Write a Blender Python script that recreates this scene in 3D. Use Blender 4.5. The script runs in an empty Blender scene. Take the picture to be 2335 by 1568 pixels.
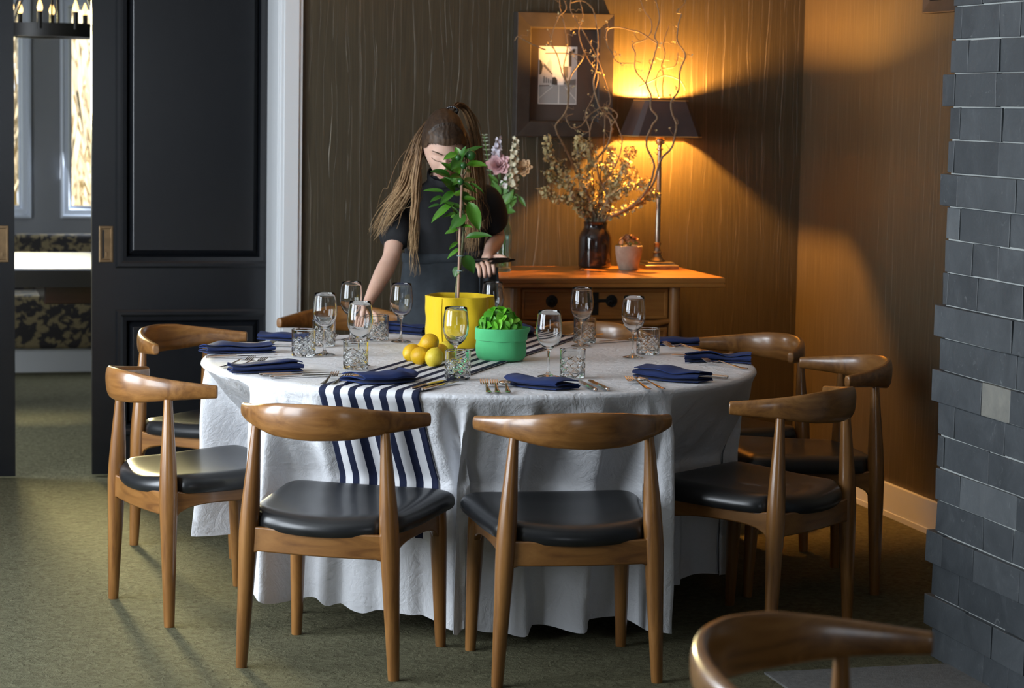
import bpy, bmesh, math, random
from mathutils import Vector, Matrix, noise
S = bpy.context.scene
COL = S.collection
PI = math.pi
rnd = random.Random(7)

# ------------------------------------------------------------------ camera
cd = bpy.data.cameras.new('camera')
cam = bpy.data.objects.new('camera', cd)
COL.objects.link(cam)
cr = Vector((0.9678, -0.2510, 0.0181)); cw = Vector((0.2500, 0.9626, -0.1040))
cr = (cr - cw * cr.dot(cw) / cw.dot(cw)).normalized(); cw.normalize()
cu = cr.cross(cw)
mw = Matrix((cr, cu, -cw)).transposed().to_4x4()
mw.translation = Vector((0, 0, 1.568))
cam.matrix_world = mw
cd.sensor_width = 36.0
cd.lens = 5281.7 * 36.0 / 2335.0
cd.clip_start = 0.05
cd.dof.use_dof = True
cd.dof.focus_distance = 6.95
cd.dof.aperture_fstop = 5.0
S.camera = cam

# ------------------------------------------------------------------ view, world, lights
S.view_settings.view_transform = 'Standard'
S.view_settings.look = 'None'
S.view_settings.gamma = 1.0
S.view_settings.use_curve_mapping = False
S.view_settings.exposure = 0.0
S.cycles.max_bounces = 10
S.cycles.transparent_max_bounces = 12
S.cycles.transmission_bounces = 10
S.cycles.caustics_reflective = False
S.cycles.caustics_refractive = True
S.cycles.sample_clamp_indirect = 4.0
S.cycles.blur_glossy = 0.5

wd = bpy.data.worlds.new('sky'); S.world = wd; wd.use_nodes = True
bg = wd.node_tree.nodes['Background']
bg.inputs[0].default_value = (0.82, 0.90, 1.0, 1); bg.inputs[1].default_value = 1.6

def area(name, loc, aim, sx, sy, power, col, spread=180):
    l = bpy.data.lights.new(name, 'AREA'); l.shape = 'RECTANGLE'; l.size = sx; l.size_y = sy
    l.energy = power; l.color = col; l.spread = math.radians(spread)
    o = bpy.data.objects.new(name, l); COL.objects.link(o); o.location = loc
    o.rotation_euler = (Vector(aim) - Vector(loc)).to_track_quat('-Z', 'Y').to_euler()
    return o
LAMP_W = 150.0          # watts of the table lamp's bulb, built with the lamp
DAY = (0.84, 0.92, 1.0)
# daylight through the two tall windows of the left wall plus an added fill lamp behind the camera
area('daylight_a', (-1.68, 5.1, 1.45), (0, 5.1, 1.45), 1.4, 1.7, 105, DAY)
area('daylight_b', (-1.68, 6.9, 1.45), (0, 6.9, 1.45), 1.4, 1.7, 125, DAY)
area('fill_light', (0.9, -1.35, 1.5), (0.9, 0, 1.5), 1.6, 1.5, 9, DAY)
# daylight entering the far room through its windows
area('daylight_d', (1.25, 13.55, 1.5), (1.0, 12, 1.2), 0.9, 1.2, 24, (0.82, 0.9, 1.0))
area('daylight_e', (0.22, 13.55, 1.75), (0.68, 7.4, 0.0), 0.7, 0.6, 62, (1.0, 0.86, 0.42), 48)
area('daylight_f', (-1.3, 10.35, 1.5), (0.55, 10.0, 0.0), 0.9, 1.3, 85, (0.86, 0.93, 1.0))
sl = bpy.data.lights.new('sun', 'SUN'); sl.energy = 16.0; sl.color = (1.0, 0.95, 0.86); sl.angle = 0.01
so = bpy.data.objects.new('sun', sl); COL.objects.link(so)
so.rotation_euler = Vector((-0.75, 0.1, -0.65)).to_track_quat('-Z', 'Y').to_euler()
so.location = (6, 15, 6)

# ------------------------------------------------------------------ helpers
class MB:
    def __init__(s): s.v = []; s.f = []; s.m = []; s.uv = {}
    def add(s, vs, fs, mi=0):
        b = len(s.v); s.v += [tuple(p) for p in vs]
        s.f += [tuple(b + i for i in f) for f in fs]; s.m += [mi] * len(fs)
        return b
    def box(s, x0, x1, y0, y1, z0, z1, mi=0, M=None):
        vs = [Vector((x, y, z)) for x in (x0, x1) for y in (y0, y1) for z in (z0, z1)]
        if M: vs = [M @ p for p in vs]
        s.add(vs, [(0, 1, 3, 2), (4, 6, 7, 5), (0, 4, 5, 1), (2, 3, 7, 6), (0, 2, 6, 4), (1, 5, 7, 3)], mi)
    def lathe(s, prof, seg=24, mi=0, c=(0, 0, 0), closed=False, cap=False, fn=None):
        n = len(prof); vs = []
        for i, (r, z) in enumerate(prof):
            for k in range(seg):
                a = 2 * PI * k / seg
                rr = fn(r, z, a, i) if fn else r
                vs.append((c[0] + rr * math.cos(a), c[1] + rr * math.sin(a), c[2] + z))
        fs = []
        for i in range(n if closed else n - 1):
            j = (i + 1) % n
            for k in range(seg):
                l = (k + 1) % seg
                fs.append((i * seg + k, i * seg + l, j * seg + l, j * seg + k))
        if cap:
            fs.append(tuple(range(seg - 1, -1, -1))); fs.append(tuple((n - 1) * seg + k for k in range(seg)))
        s.add(vs, fs, mi)
    def loft(s, rings, mi=0, cap=True, wrap=True):
        n = len(rings[0]); vs = [p for r in rings for p in r]; fs = []
        for i in range(len(rings) - 1):
            for k in range(n if wrap else n - 1):
                l = (k + 1) % n
                fs.append((i * n + k, i * n + l, (i + 1) * n + l, (i + 1) * n + k))
        if cap and wrap:
            fs.append(tuple(range(n - 1, -1, -1))); fs.append(tuple((len(rings) - 1) * n + k for k in range(n)))
        return s.add(vs, fs, mi)
    def tube(s, pts, rad, seg=8, mi=0, cap=True, flat=1.0):
        pts = [Vector(p) for p in pts]; n = len(pts)
        if not hasattr(rad, '__len__'): rad = [rad] * n
        rings = []; up = None
        for i in range(n):
            t = (pts[min(i + 1, n - 1)] - pts[max(i - 1, 0)])
            if t.length < 1e-9: t = Vector((0, 0, 1))
            t.normalize()
            if up is None:
                up = Vector((0, 0, 1)) if abs(t.z) < 0.9 else Vector((1, 0, 0))
            a = t.cross(up)
            if a.length < 1e-6: a = t.orthogonal()
            a.normalize(); b = a.cross(t); up = b
            rings.append([pts[i] + (a * math.cos(2 * PI * k / seg) + b * math.sin(2 * PI * k / seg) * flat) * rad[i] for k in range(seg)])
        s.loft(rings, mi, cap)
    def ball(s, c, r, seg=12, rings=8, mi=0, sc=(1, 1, 1)):
        vs = [(c[0], c[1], c[2] - r * sc[2])]
        for i in range(1, rings):
            p = -PI / 2 + PI * i / rings
            for k in range(seg):
                a = 2 * PI * k / seg
                vs.append((c[0] + r * sc[0] * math.cos(p) * math.cos(a), c[1] + r * sc[1] * math.cos(p) * math.sin(a), c[2] + r * sc[2] * math.sin(p)))
        vs.append((c[0], c[1], c[2] + r * sc[2]))
        fs = [(0, 1 + (k + 1) % seg, 1 + k) for k in range(seg)]
        for i in range(rings - 2):
            for k in range(seg):
                l = (k + 1) % seg
                fs.append((1 + i * seg + k, 1 + i * seg + l, 1 + (i + 1) * seg + l, 1 + (i + 1) * seg + k))
        t = len(vs) - 1; b = 1 + (rings - 2) * seg
        fs += [(b + k, b + (k + 1) % seg, t) for k in range(seg)]
        s.add(vs, fs, mi)
    def grid(s, fn, nu, nv, mi=0):
        vs = [fn(i / nu, j / nv) for i in range(nu + 1) for j in range(nv + 1)]
        fs = [(i * (nv + 1) + j, (i + 1) * (nv + 1) + j, (i + 1) * (nv + 1) + j + 1, i * (nv + 1) + j + 1) for i in range(nu) for j in range(nv)]
        return s.add(vs, fs, mi)
    def mesh(s, name, mats, smooth=True, angle=None):
        me = bpy.data.meshes.new(name); me.from_pydata(s.v, [], s.f)
        if not isinstance(mats, (list, tuple)): mats = [mats]
        for m in mats: me.materials.append(m)
        me.polygons.foreach_set('material_index', s.m)
        bm = bmesh.new(); bm.from_mesh(me); bmesh.ops.recalc_face_normals(bm, faces=bm.faces); bm.to_mesh(me); bm.free()
        if smooth:
            me.polygons.foreach_set('use_smooth', [True] * len(me.polygons))
            me.set_sharp_from_angle(angle=math.radians(angle or 40))
        me.update(); return me
    def build(s, name, mats, parent=None, smooth=True, angle=None, bevel=0, subd=0, solid=0):
        return link(name, s.mesh(name, mats, smooth, angle), parent, bevel, subd, solid)

def link(name, me, parent=None, bevel=0, subd=0, solid=0):
    o = bpy.data.objects.new(name, me); COL.objects.link(o)
    if parent: o.parent = parent
    if solid:
        m = o.modifiers.new('solid', 'SOLIDIFY'); m.thickness = solid; m.offset = 0
    if bevel:
        m = o.modifiers.new('bevel', 'BEVEL'); m.width = bevel; m.segments = 2; m.limit_method = 'ANGLE'
    if subd:
        m = o.modifiers.new('sub', 'SUBSURF'); m.levels = subd; m.render_levels = subd
    return o
def tag(o, label=None, cat=None, group=None, kind=None):
    if label: o['label'] = label
    if cat: o['category'] = cat
    if group: o['group'] = group
    if kind: o['kind'] = kind
    return o
def thing(name, label, cat, loc=(0, 0, 0), rz=0, group=None):
    o = bpy.data.objects.new(name, None); COL.objects.link(o)
    o.location = loc; o.rotation_euler = (0, 0, rz); o.empty_display_size = .1
    return tag(o, label, cat, group)
def kids(o): return [c for c in KID.get(o.name, [])] if False else list(o.children)
def dup(root, loc, rz, label=None, group=None):
    r = root.copy(); COL.objects.link(r); r.location = loc; r.rotation_euler = (0, 0, rz)
    if label: r['label'] = label
    if group: r['group'] = group
    for ch in root.children:
        c = ch.copy(); COL.objects.link(c); c.parent = r
        for g in ch.children:
            d = g.copy(); COL.objects.link(d); d.parent = c
    return r
def sstep(a, b, x):
    t = min(1, max(0, (x - a) / (b - a))); return t * t * (3 - 2 * t)
def lerp(a, b, t): return a + (b - a) * t
def pw(xs, ys, x):
    if x <= xs[0]: return ys[0]
    for i in range(len(xs) - 1):
        if x <= xs[i + 1]: return lerp(ys[i], ys[i + 1], (x - xs[i]) / (xs[i + 1] - xs[i]))
    return ys[-1]

# ------------------------------------------------------------------ materials
class NT:
    def __init__(s, name):
        s.m = bpy.data.materials.new(name); s.m.use_nodes = True; s.t = s.m.node_tree; s.n = s.t.nodes
        s.b = s.n['Principled BSDF']; s.out = s.n['Material Output']
    def node(s, k, **kw):
        n = s.n.new(k)
        for a, b in kw.items():
            if a.startswith('i_'):
                key = a[2:].replace('_', ' ')
                n.inputs[int(key) if key.isdigit() else key].default_value = b
            else: setattr(n, a, b)
        return n
    def l(s, a, b): s.t.links.new(a, b)
    def coord(s, out='Object', scale=(1, 1, 1)):
        tc = s.node('ShaderNodeTexCoord'); mp = s.node('ShaderNodeMapping'); mp.inputs['Scale'].default_value = scale
        s.l(tc.outputs[out], mp.inputs[0]); return mp.outputs[0]
    def noise(s, vec, scale, detail=3, rough=.55, dist=0):
        n = s.node('ShaderNodeTexNoise', i_Scale=scale, i_Detail=detail, i_Roughness=rough, i_Distortion=dist)
        if vec is not None: s.l(vec, n.inputs['Vector'])
        return n.outputs['Fac']
    def ramp(s, fac, stops):
        r = s.node('ShaderNodeValToRGB'); e = r.color_ramp.elements
        while len(e) < len(stops): e.new(.5)
        for x, (p, c) in zip(e, stops): x.position = p; x.color = (*c, 1) if len(c) == 3 else c
        s.l(fac, r.inputs[0]); return r.outputs[0]
    def math(s, op, a, b=None, clamp=False):
        n = s.node('ShaderNodeMath', operation=op); n.use_clamp = clamp
        for i, x in enumerate((a, b)):
            if x is None: continue
            if isinstance(x, (int, float)): n.inputs[i].default_value = x
            else: s.l(x, n.inputs[i])
        return n.outputs[0]
    def mix(s, fac, a, b):
        n = s.node('ShaderNodeMix', data_type='RGBA')
        for i, x in ((0, fac), (6, a), (7, b)):
            if isinstance(x, (int, float)): n.inputs[i].default_value = x
            elif isinstance(x, (tuple, list)): n.inputs[i].default_value = (*x, 1)
            else: s.l(x, n.inputs[i])
        return n.outputs[2]
    def bump(s, h, strength=.3, dist=.01):
        b = s.node('ShaderNodeBump', i_Strength=strength, i_Distance=dist); s.l(h, b.inputs['Height'])
        s.l(b.outputs[0], s.b.inputs['Normal'])
    def set(s, **kw):
        for k, v in kw.items():
            k = k.replace('_', ' ')
            i = s.b.inputs[k]
            if hasattr(v, 'node') or isinstance(v, bpy.types.NodeSocket): s.l(v, i)
            else: i.default_value = (*v, 1) if isinstance(v, tuple) and len(v) == 3 and i.type == 'RGBA' else v
        return s.m
def plain(name, col, rough=.5, metal=0, **kw):
    t = NT(name); t.set(Base_Color=col, Roughness=rough, Metallic=metal, **kw); return t.m
def mottled(name, c1, c2, scale=8, rough=.6, bump=0, bscale=60, metal=0, stretch=(1, 1, 1), **kw):
    t = NT(name); v = t.coord('Object', stretch)
    t.set(Base_Color=t.ramp(t.noise(v, scale, 4), [(.32, c1), (.7, c2)]), Roughness=rough, Metallic=metal, **kw)
    if bump: t.bump(t.noise(v, bscale, 3), bump, .004)
    return t.m
M = {}
# wallpaper with raised vertical threads
def wallpaper(name, axis, c1, c2, line, dens):
    t = NT(name); tc = t.node('ShaderNodeTexCoord'); sp = t.node('ShaderNodeSeparateXYZ'); t.l(tc.outputs['Object'], sp.inputs[0])
    a = sp.outputs[axis]; z = sp.outputs[2]
    cb = t.node('ShaderNodeCombineXYZ'); t.l(t.math('MULTIPLY', a, 9.0), cb.inputs[0]); t.l(t.math('MULTIPLY', z, 1.6), cb.inputs[2])
    wob = t.noise(cb.outputs[0], 1.0, 2)
    def lines(d, wamp, th, seed):
        w = t.math('ADD', t.math('MULTIPLY', a, d), t.math('ADD', t.math('MULTIPLY', wob, wamp), seed))
        vo = t.node('ShaderNodeTexVoronoi', voronoi_dimensions='1D', feature='DISTANCE_TO_EDGE', i_Scale=1.0)
        t.l(w, vo.inputs['W'])
        mr = t.node('ShaderNodeMapRange', i_1=0.0, i_2=th, i_3=1.0, i_4=0.0); t.l(vo.outputs['Distance'], mr.inputs[0])
        return mr.outputs[0]
    l1 = lines(dens, 1.1, .016, 0.0); l2 = lines(dens * 1.7, 1.9, .013, 13.7)
    fade = t.ramp(t.noise(cb.outputs[0], 2.3, 2), [(.42, (0, 0, 0)), (.6, (1, 1, 1))])
    cb2 = t.node('ShaderNodeCombineXYZ'); t.l(t.math('MULTIPLY', a, 160.0), cb2.inputs[0]); t.l(t.math('MULTIPLY', z, 4.0), cb2.inputs[2])
    fine = t.noise(cb2.outputs[0], 1.0, 2)
    ln = t.math('MAXIMUM', t.math('MULTIPLY', l1, fade), t.math('MULTIPLY', l2, .35))
    base = t.ramp(fine, [(.3, c1), (.7, c2)])
    t.set(Base_Color=t.mix(t.math('MULTIPLY', ln, .85), base, line), Roughness=.5, Metallic=.15)
    t.bump(t.math('ADD', t.math('MULTIPLY', ln, 1.0), t.math('MULTIPLY', fine, .25)), .55, .004)
    return t.m
M['paper'] = wallpaper('wallpaper_back', 0, (.043, .034, .019), (.066, .052, .029), (.23, .195, .135), 15)
M['paper_r'] = wallpaper('wallpaper_right', 1, (.050, .039, .023), (.078, .059, .034), (.25, .205, .14), 20)
def carpet():
    t = NT('carpet'); v = t.coord('Object')
    n1 = t.noise(v, 40, 3, .6, .9); n2 = t.noise(v, 2.2, 2); n3 = t.noise(v, 420, 2)
    col = t.ramp(n1, [(.3, (.085, .082, .046)), (.7, (.185, .175, .105))])
    t.set(Base_Color=t.mix(t.math('MULTIPLY', n2, .35), col, (.14, .13, .075)), Roughness=.95, Specular_IOR_Level=.15)
    t.bump(t.math('ADD', n1, t.math('MULTIPLY', n3, .4)), .95, .02); return t.m
M['carpet'] = carpet()
M['white'] = plain('white_paint', (.62, .64, .66), .45)
M['ceil'] = plain('ceiling_paint', (.55, .54, .52), .8)
M['plaster'] = mottled('grey_plaster', (.22, .23, .25), (.25, .26, .28), 3, .7)
M['sidewall'] = plain('side_wall_paint', (.16, .13, .10), .7)
M['black'] = mottled('black_door_paint', (.006, .007, .009), (.008, .009, .011), 20, .24, .04, 220, Specular_IOR_Level=.45)
M['brass'] = mottled('aged_brass', (.22, .15, .085), (.30, .2, .11), 30, .42, 0, 60, 1.0)
M['iron'] = plain('black_iron', (.012, .011, .010), .5, .3)
def wood(name, c1, c2, c3, ax, rough=.34, coat=.6, k=1.0):
    t = NT(name); st = [16 * k, 16 * k, 16 * k]; st[ax] = 1.6 * k
    v = t.coord('Object', tuple(st)); n = t.noise(v, 1.3, 5, .62, 1.4); n2 = t.noise(t.coord('Object'), 5, 3)
    col = t.ramp(n, [(.28, c1), (.5, c2), (.74, c3)])
    t.set(Base_Color=t.mix(t.math('MULTIPLY', n2, .35), col, c1), Roughness=rough, Coat_Weight=coat, Coat_Roughness=.16)
    t.bump(n, .05, .002); return t.m
W1, W2, W3 = (.12, .045, .010), (.25, .108, .026), (.37, .175, .05)
M['wood_x'] = wood('chair_wood_rail', W1, W2, W3, 0)
M['wood_y'] = wood('chair_wood_side', W1, W2, W3, 1)
M['wood_z'] = wood('chair_wood_leg', W1, W2, W3, 2)
M['cab'] = wood('cabinet_wood', (.17, .062, .012), (.36, .145, .030), (.48, .23, .055), 0, .36, .4, .6)
M['cab_z'] = wood('cabinet_wood_post', (.17, .07, .018), (.33, .145, .04), (.45, .21, .065), 2, .4, .2, .6)
M['cab_d'] = wood('cabinet_wood_dark', (.11, .040, .010), (.22, .085, .02), (.3, .13, .035), 0, .42, .2, .6)
M['leather'] = mottled('black_leather', (.008, .009, .0105), (.012, .013, .015), 30, .33, .05, 500, Coat_Weight=.1)
# ------------------------------------------------------------------ the setting
XR, YB, YD = 3.658, 9.26, 9.55          # right wall, back wall, face of the sliding doors
CEIL = 2.75
def struct(name, mb, mat, parent=None, **kw):
    kw.setdefault('smooth', False)
    o = mb.build(name, mat, parent, **kw)
    if parent is None: tag(o, kind='structure')
    return o
b = MB(); b.box(-2.2, 4.4, -1.8, 14.1, -.1, 0); struct('floor', b, M['carpet'])
b = MB(); b.box(-2.2, 4.4, -1.8, 14.1, CEIL, CEIL + .1); struct('ceiling', b, M['ceil'])
b = MB(); b.box(1.44, XR, YB, YB + .10, 0, CEIL); struct('wall_back', b, M['paper'])
b = MB(); b.box(XR, XR + .15, -1.5, YB + .1, 0, CEIL); struct('wall_right', b, M['paper_r'])
# wall left of and above the opening
b = MB(); b.box(-1.75, -.75, YB, YB + .10, 0, CEIL); b.box(-.75, 1.44, YB, YB + .1, 2.42, CEIL); struct('wall_opening', b, M['paper'])
# pocket behind the back wall (far side of the sliding doors)
b = MB(); b.box(1.46, 4.2, YD + .12, YD + .22, 0, CEIL); b.box(-1.75, -.75, YD + .12, YD + .22, 0, CEIL); b.box(-.75, 1.46, YD + .12, YD + .22, 2.42, CEIL)
struct('wall_pocket', b, M['plaster'])
# left wall with two tall windows, wall behind the camera with an opening added for the fill lamp
def wall_holes_y(name, x0, x1, ya, yb, holes, mat):
    b = MB(); y = ya
    for (h0, h1, z0, z1) in holes:
        b.box(x0, x1, y, h0, 0, CEIL); b.box(x0, x1, h0, h1, 0, z0); b.box(x0, x1, h0, h1, z1, CEIL); y = h1
    b.box(x0, x1, y, yb, 0, CEIL); struct(name, b, mat)
wall_holes_y('wall_left', -1.9, -1.75, -1.5, YB + .1, [(4.40, 5.80, .6, 2.3), (6.20, 7.60, .6, 2.3)], M['sidewall'])
b = MB(); b.box(-1.9, .1, -1.65, -1.5, 0, CEIL); b.box(1.7, XR, -1.65, -1.5, 0, CEIL); b.box(.1, 1.7, -1.65, -1.5, 0, .7); b.box(.1, 1.7, -1.65, -1.5, 2.3, CEIL)
struct('wall_front', b, M['sidewall'])
def win_frame_y(n, x, y0, y1, z0, z1):
    b = MB(); t = .05
    b.box(x - .04, x + .03, y0, y0 + t, z0, z1); b.box(x - .04, x + .03, y1 - t, y1, z0, z1)
    b.box(x - .04, x + .03, y0, y1, z0, z0 + t); b.box(x - .04, x + .03, y0, y1, z1 - t, z1)
    b.box(x - .03, x + .02, (y0 + y1) / 2 - .02, (y0 + y1) / 2 + .02, z0, z1); b.box(x - .03, x + .02, y0, y1, 1.75, 1.79)
    struct('window_%d' % n, b, M['white'])
win_frame_y(3, -1.76, 4.40, 5.80, .6, 2.3)
win_frame_y(4, -1.76, 6.20, 7.60, .6, 2.3)
# baseboards
b = MB(); b.box(XR - .018, XR, 6.2, YB, 0, .125); b.box(XR - .024, XR, 6.2, YB, 0, .02); struct('baseboard_right', b, M['white'])
b = MB(); b.box(1.53, XR - .018, YB - .018, YB, 0, .125); struct('baseboard_back', b, M['white'])
# door casing and jamb
b = MB(); b.box(1.418, 1.44, YB - .005, YD - .008, 0, 2.44); b.box(1.428, 1.515, YB - .022, YB, 0, 2.52); b.box(1.44, 1.50, YB - .03, YB - .02, 0, 2.5)
struct('trim_1', b, M['white'], bevel=.002)
b = MB(); b.box(-.8, 1.53, YB - .022, YB, 2.42, 2.52); b.box(-.83, -.74, YB - .022, YB, 0, 2.52); struct('trim_2', b, M['white'])

# sliding doors
def ogee(bm, x0, x1, z0, z1, y, w, prof, mi=0):
    """picture-frame moulding: prof = [(inset, proud)], swept round a rectangle on the plane y"""
    rings = []
    for (ins, pr) in prof:
        rings.append([(x0 + ins, y - pr, z0 + ins), (x1 - ins, y - pr, z0 + ins), (x1 - ins, y - pr, z1 - ins), (x0 + ins, y - pr, z1 - ins)])
    bm.loft(rings, mi, cap=False)
def sliding_door(n, x0, x1, pull_x, px0, px1):
    b = MB()
    # stiles and rails round the sunken panels
    sl, sr = px0, px1; zs = [(.0, .17), (.692, .863), (2.22, 2.40)]
    b.box(x0, sl, YD, YD + .045, .012, 2.40); b.box(sr, x1, YD, YD + .045, .012, 2.40)
    for (a, c) in zs: b.box(sl, sr, YD, YD + .045, max(a, .012), c)
    b.box(sl, sr, YD + .03, YD + .04, .1, 2.3)
    d = struct('door_%d' % n, b, M['black'])
    for (z0, z1) in ((.17, .692), (.863, 2.22)):
        m = MB(); ogee(m, sl, sr, z0, z1, YD, 0, [(0, 0), (0, .006), (.008, .012), (.02, .012), (.03, .004), (.045, .002), (.052, -.022)]); m.build('panel_moulding', M['black'], d, angle=25)
        f = MB(); i = .068
        ogee(f, sl + .05, sr - .05, z0 + .05, z1 - .05, YD, 0, [(0, -.028), (.004, -.022), (.022, -.004), (.026, -.002)])
        f.box(sl + .074, sr - .074, YD + .001, YD + .028, z0 + .074, z1 - .074); f.build('door_panel', M['black'], d, smooth=False)
    p = MB(); w, h = .0285, .074; zc = .9605
    pf = [(0, 0), (0, .003), (.002, .004), (.010, .004), (.0115, .002), (.012, .000)]
    ogee(p, pull_x - w, pull_x + w, zc - h, zc + h, YD, 0, pf)
    p.box(pull_x - w + .010, pull_x + w - .010, YD - .0012, YD + .004, zc - h + .012, zc + h - .012)
    p.box(pull_x - .001, pull_x + .007, YD - .004, YD - .001, zc - .050, zc - .032)
    q = p.build('flush_pull', M['brass'], d, smooth=False, bevel=.0006)
    p = MB(); p.box(pull_x - w + .0125, pull_x - w + .021, YD - .0022, YD - .001, zc - .058, zc + .058); p.build('recess_shadow', M['iron'], q, smooth=False)  # dark strip painted in as the shadow at the left of the pull's recess
    return d
sliding_door(1, .705, 1.60, .762, .80, 1.437)
sliding_door(2, -.74, .397, .345, -.55, .30)

# ------------------------------------------------------------------ stone pillar
def slate(name, c1, c2, c3):
    t = NT(name); v = t.coord('Object'); oi = t.node('ShaderNodeObjectInfo')
    n = t.noise(v, 9, 6, .65, .8); n2 = t.noise(v, 38, 4, .6, 1.5)
    col = t.ramp(n, [(.3, c1), (.55, c2), (.8, c3)])
    col = t.mix(t.math('MULTIPLY', oi.outputs['Random'], .6), col, c1); col = t.mix(t.math('MULTIPLY', t.math('FRACT', t.math('MULTIPLY', oi.outputs['Random'], 7.3)), .35), col, c3)
    vein = t.ramp(n2, [(.64, (0, 0, 0)), (.72, (.3, .3, .3))])
    t.set(Base_Color=t.mix(vein, col, (.22, .235, .24)), Roughness=.5)
    t.bump(t.math('ADD', n, t.math('MULTIPLY', n2, .4)), .35, .006); return t.m
M['carpet_g'] = mottled('grey_hearth_carpet', (.10, .10, .095), (.145, .145, .14), 60, .95, .4, 200)
M['slate'] = slate('slate', (.028, .033, .038), (.05, .057, .064), (.085, .095, .103))
M['slate_l'] = slate('pale_slate', (.13, .13, .12), (.2, .195, .17), (.30, .29, .24))
M['slate_m'] = slate('mid_slate', (.075, .085, .092), (.10, .11, .118), (.15, .16, .165))
M['grout'] = plain('grout', (.34, .36, .35), .9)
b = MB(); b.box(2.8365, XR, 4.75, 6.03, 0, CEIL)
pil = struct('stone_pillar', b, M['grout'])
ROWJ = [[5.699], [], [5.87, 5.578], [5.964], [5.734], [5.88, 5.534], [6.0, 5.716], [5.936, 5.627], [5.754, 5.581], [5.567], [5.585], [6.01, 5.819], [], [5.951, 5.648],
        [5.954, 5.593], [6.0, 5.725], [5.976, 5.847], [5.99], [5.932], [5.99], [], [5.8], [5.9, 5.7], [5.75], [5.9], [5.7], [5.85], [5.9], [5.8]]
random.seed(3); zr = .0; k = 0
while zr < CEIL - .02:
    z1 = min(CEIL, .087 + .0931 * k)
    ends = 6.035 + rnd.uniform(0, .012) + (.028 if k in (1, 3, 8, 10, 14, 17) else 0)
    js = [ends] + ROWJ[k % len(ROWJ)]
    y = min(js)
    while y > 4.85: y -= rnd.uniform(.12, .30); js.append(max(y, 4.76))
    js = sorted(set(js), reverse=True)
    rowp = (.010 if k in (1, 3, 8, 10, 14, 17) else 0) + rnd.uniform(0, .003)
    for i in range(len(js) - 1):
        ya, yb = js[i + 1] + .0012, js[i] - .0012
        if yb - ya < .02: continue
        pr = 2.834 - rowp - rnd.uniform(0, .004)
        s = MB(); j = lambda: rnd.uniform(-.0015, .0015)
        x0, x1 = pr, 2.872
        vs = [(x0 + j(), ya, zr + .001 + j()), (x0 + j(), yb + j(), zr + .001 + j()), (x0 + j(), yb + j(), z1 - .003 + j()), (x0 + j(), ya, z1 - .003 + j()),
              (x1, ya, zr + .001), (x1, yb, zr + .001), (x1, yb, z1 - .002), (x1, ya, z1 - .002)]
        s.add(vs, [(0, 1, 2, 3), (7, 6, 5, 4), (0, 4, 5, 1), (1, 5, 6, 2), (2, 6, 7, 3), (3, 7, 4, 0)])
        mat = M['slate']
        if k == 8 and i == 1: mat = M['slate_l']
        elif (k == 5 and i == 1) or (k == 13 and i == 0): mat = M['slate_m']
        s.build('stone', mat, pil, smooth=False, bevel=.002)
    zr = z1; k += 1

# ------------------------------------------------------------------ far room
b = MB(); b.box(2.28, 2.86, 3.6, 5.925, 0, .006); struct('hearth_floor', b, M['carpet_g'])
b = MB(); YW = 13.7
xs = [-1.75, -.30, .664, .831, 1.75, 4.2]
b.box(xs[0], xs[1], YW, YW + .15, 0, CEIL); b.box(xs[2], xs[3], YW, YW + .15, 0, CEIL); b.box(xs[4], xs[5], YW, YW + .15, 0, CEIL)
for (a, c) in ((xs[1], xs[2]), (xs[3], xs[4])): b.box(a, c, YW, YW + .15, 0, .85); b.box(a, c, YW, YW + .15, 2.12, CEIL)
struct('wall_far', b, M['plaster'])
b = MB(); b.box(-1.9, -1.75, YD + .12, YW + .15, 0, CEIL); struct('wall_far_left', b, M['plaster'])
b = MB(); b.box(4.2, 4.35, YD + .12, YW + .15, 0, CEIL); struct('wall_far_right', b, M['plaster'])
M['frame_w'] = plain('window_frame_paint', (.62, .68, .78), .4)
M['pane'] = NT('window_glass').set(Base_Color=(1., 1., 1.), Roughness=0.0, Transmission_Weight=1.0, IOR=1.0)
for n, (a, c) in ((1, (xs[1], xs[2])), (2, (xs[3], xs[4]))):
    b = MB(); ogee(b, a, c, .849, 2.12, YW, 0, [(0, -.12), (0, .03), (.014, .034), (.02, .02), (.048, .016), (.054, -.02), (.068, -.024), (.070, -.06)])
    f = struct('window_%d' % n, b, M['frame_w'])
    b = MB(); b.box(a + .06, c - .06, YW + .05, YW + .055, .91, 2.06); b.build('pane', M['pane'], f, smooth=False)
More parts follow.
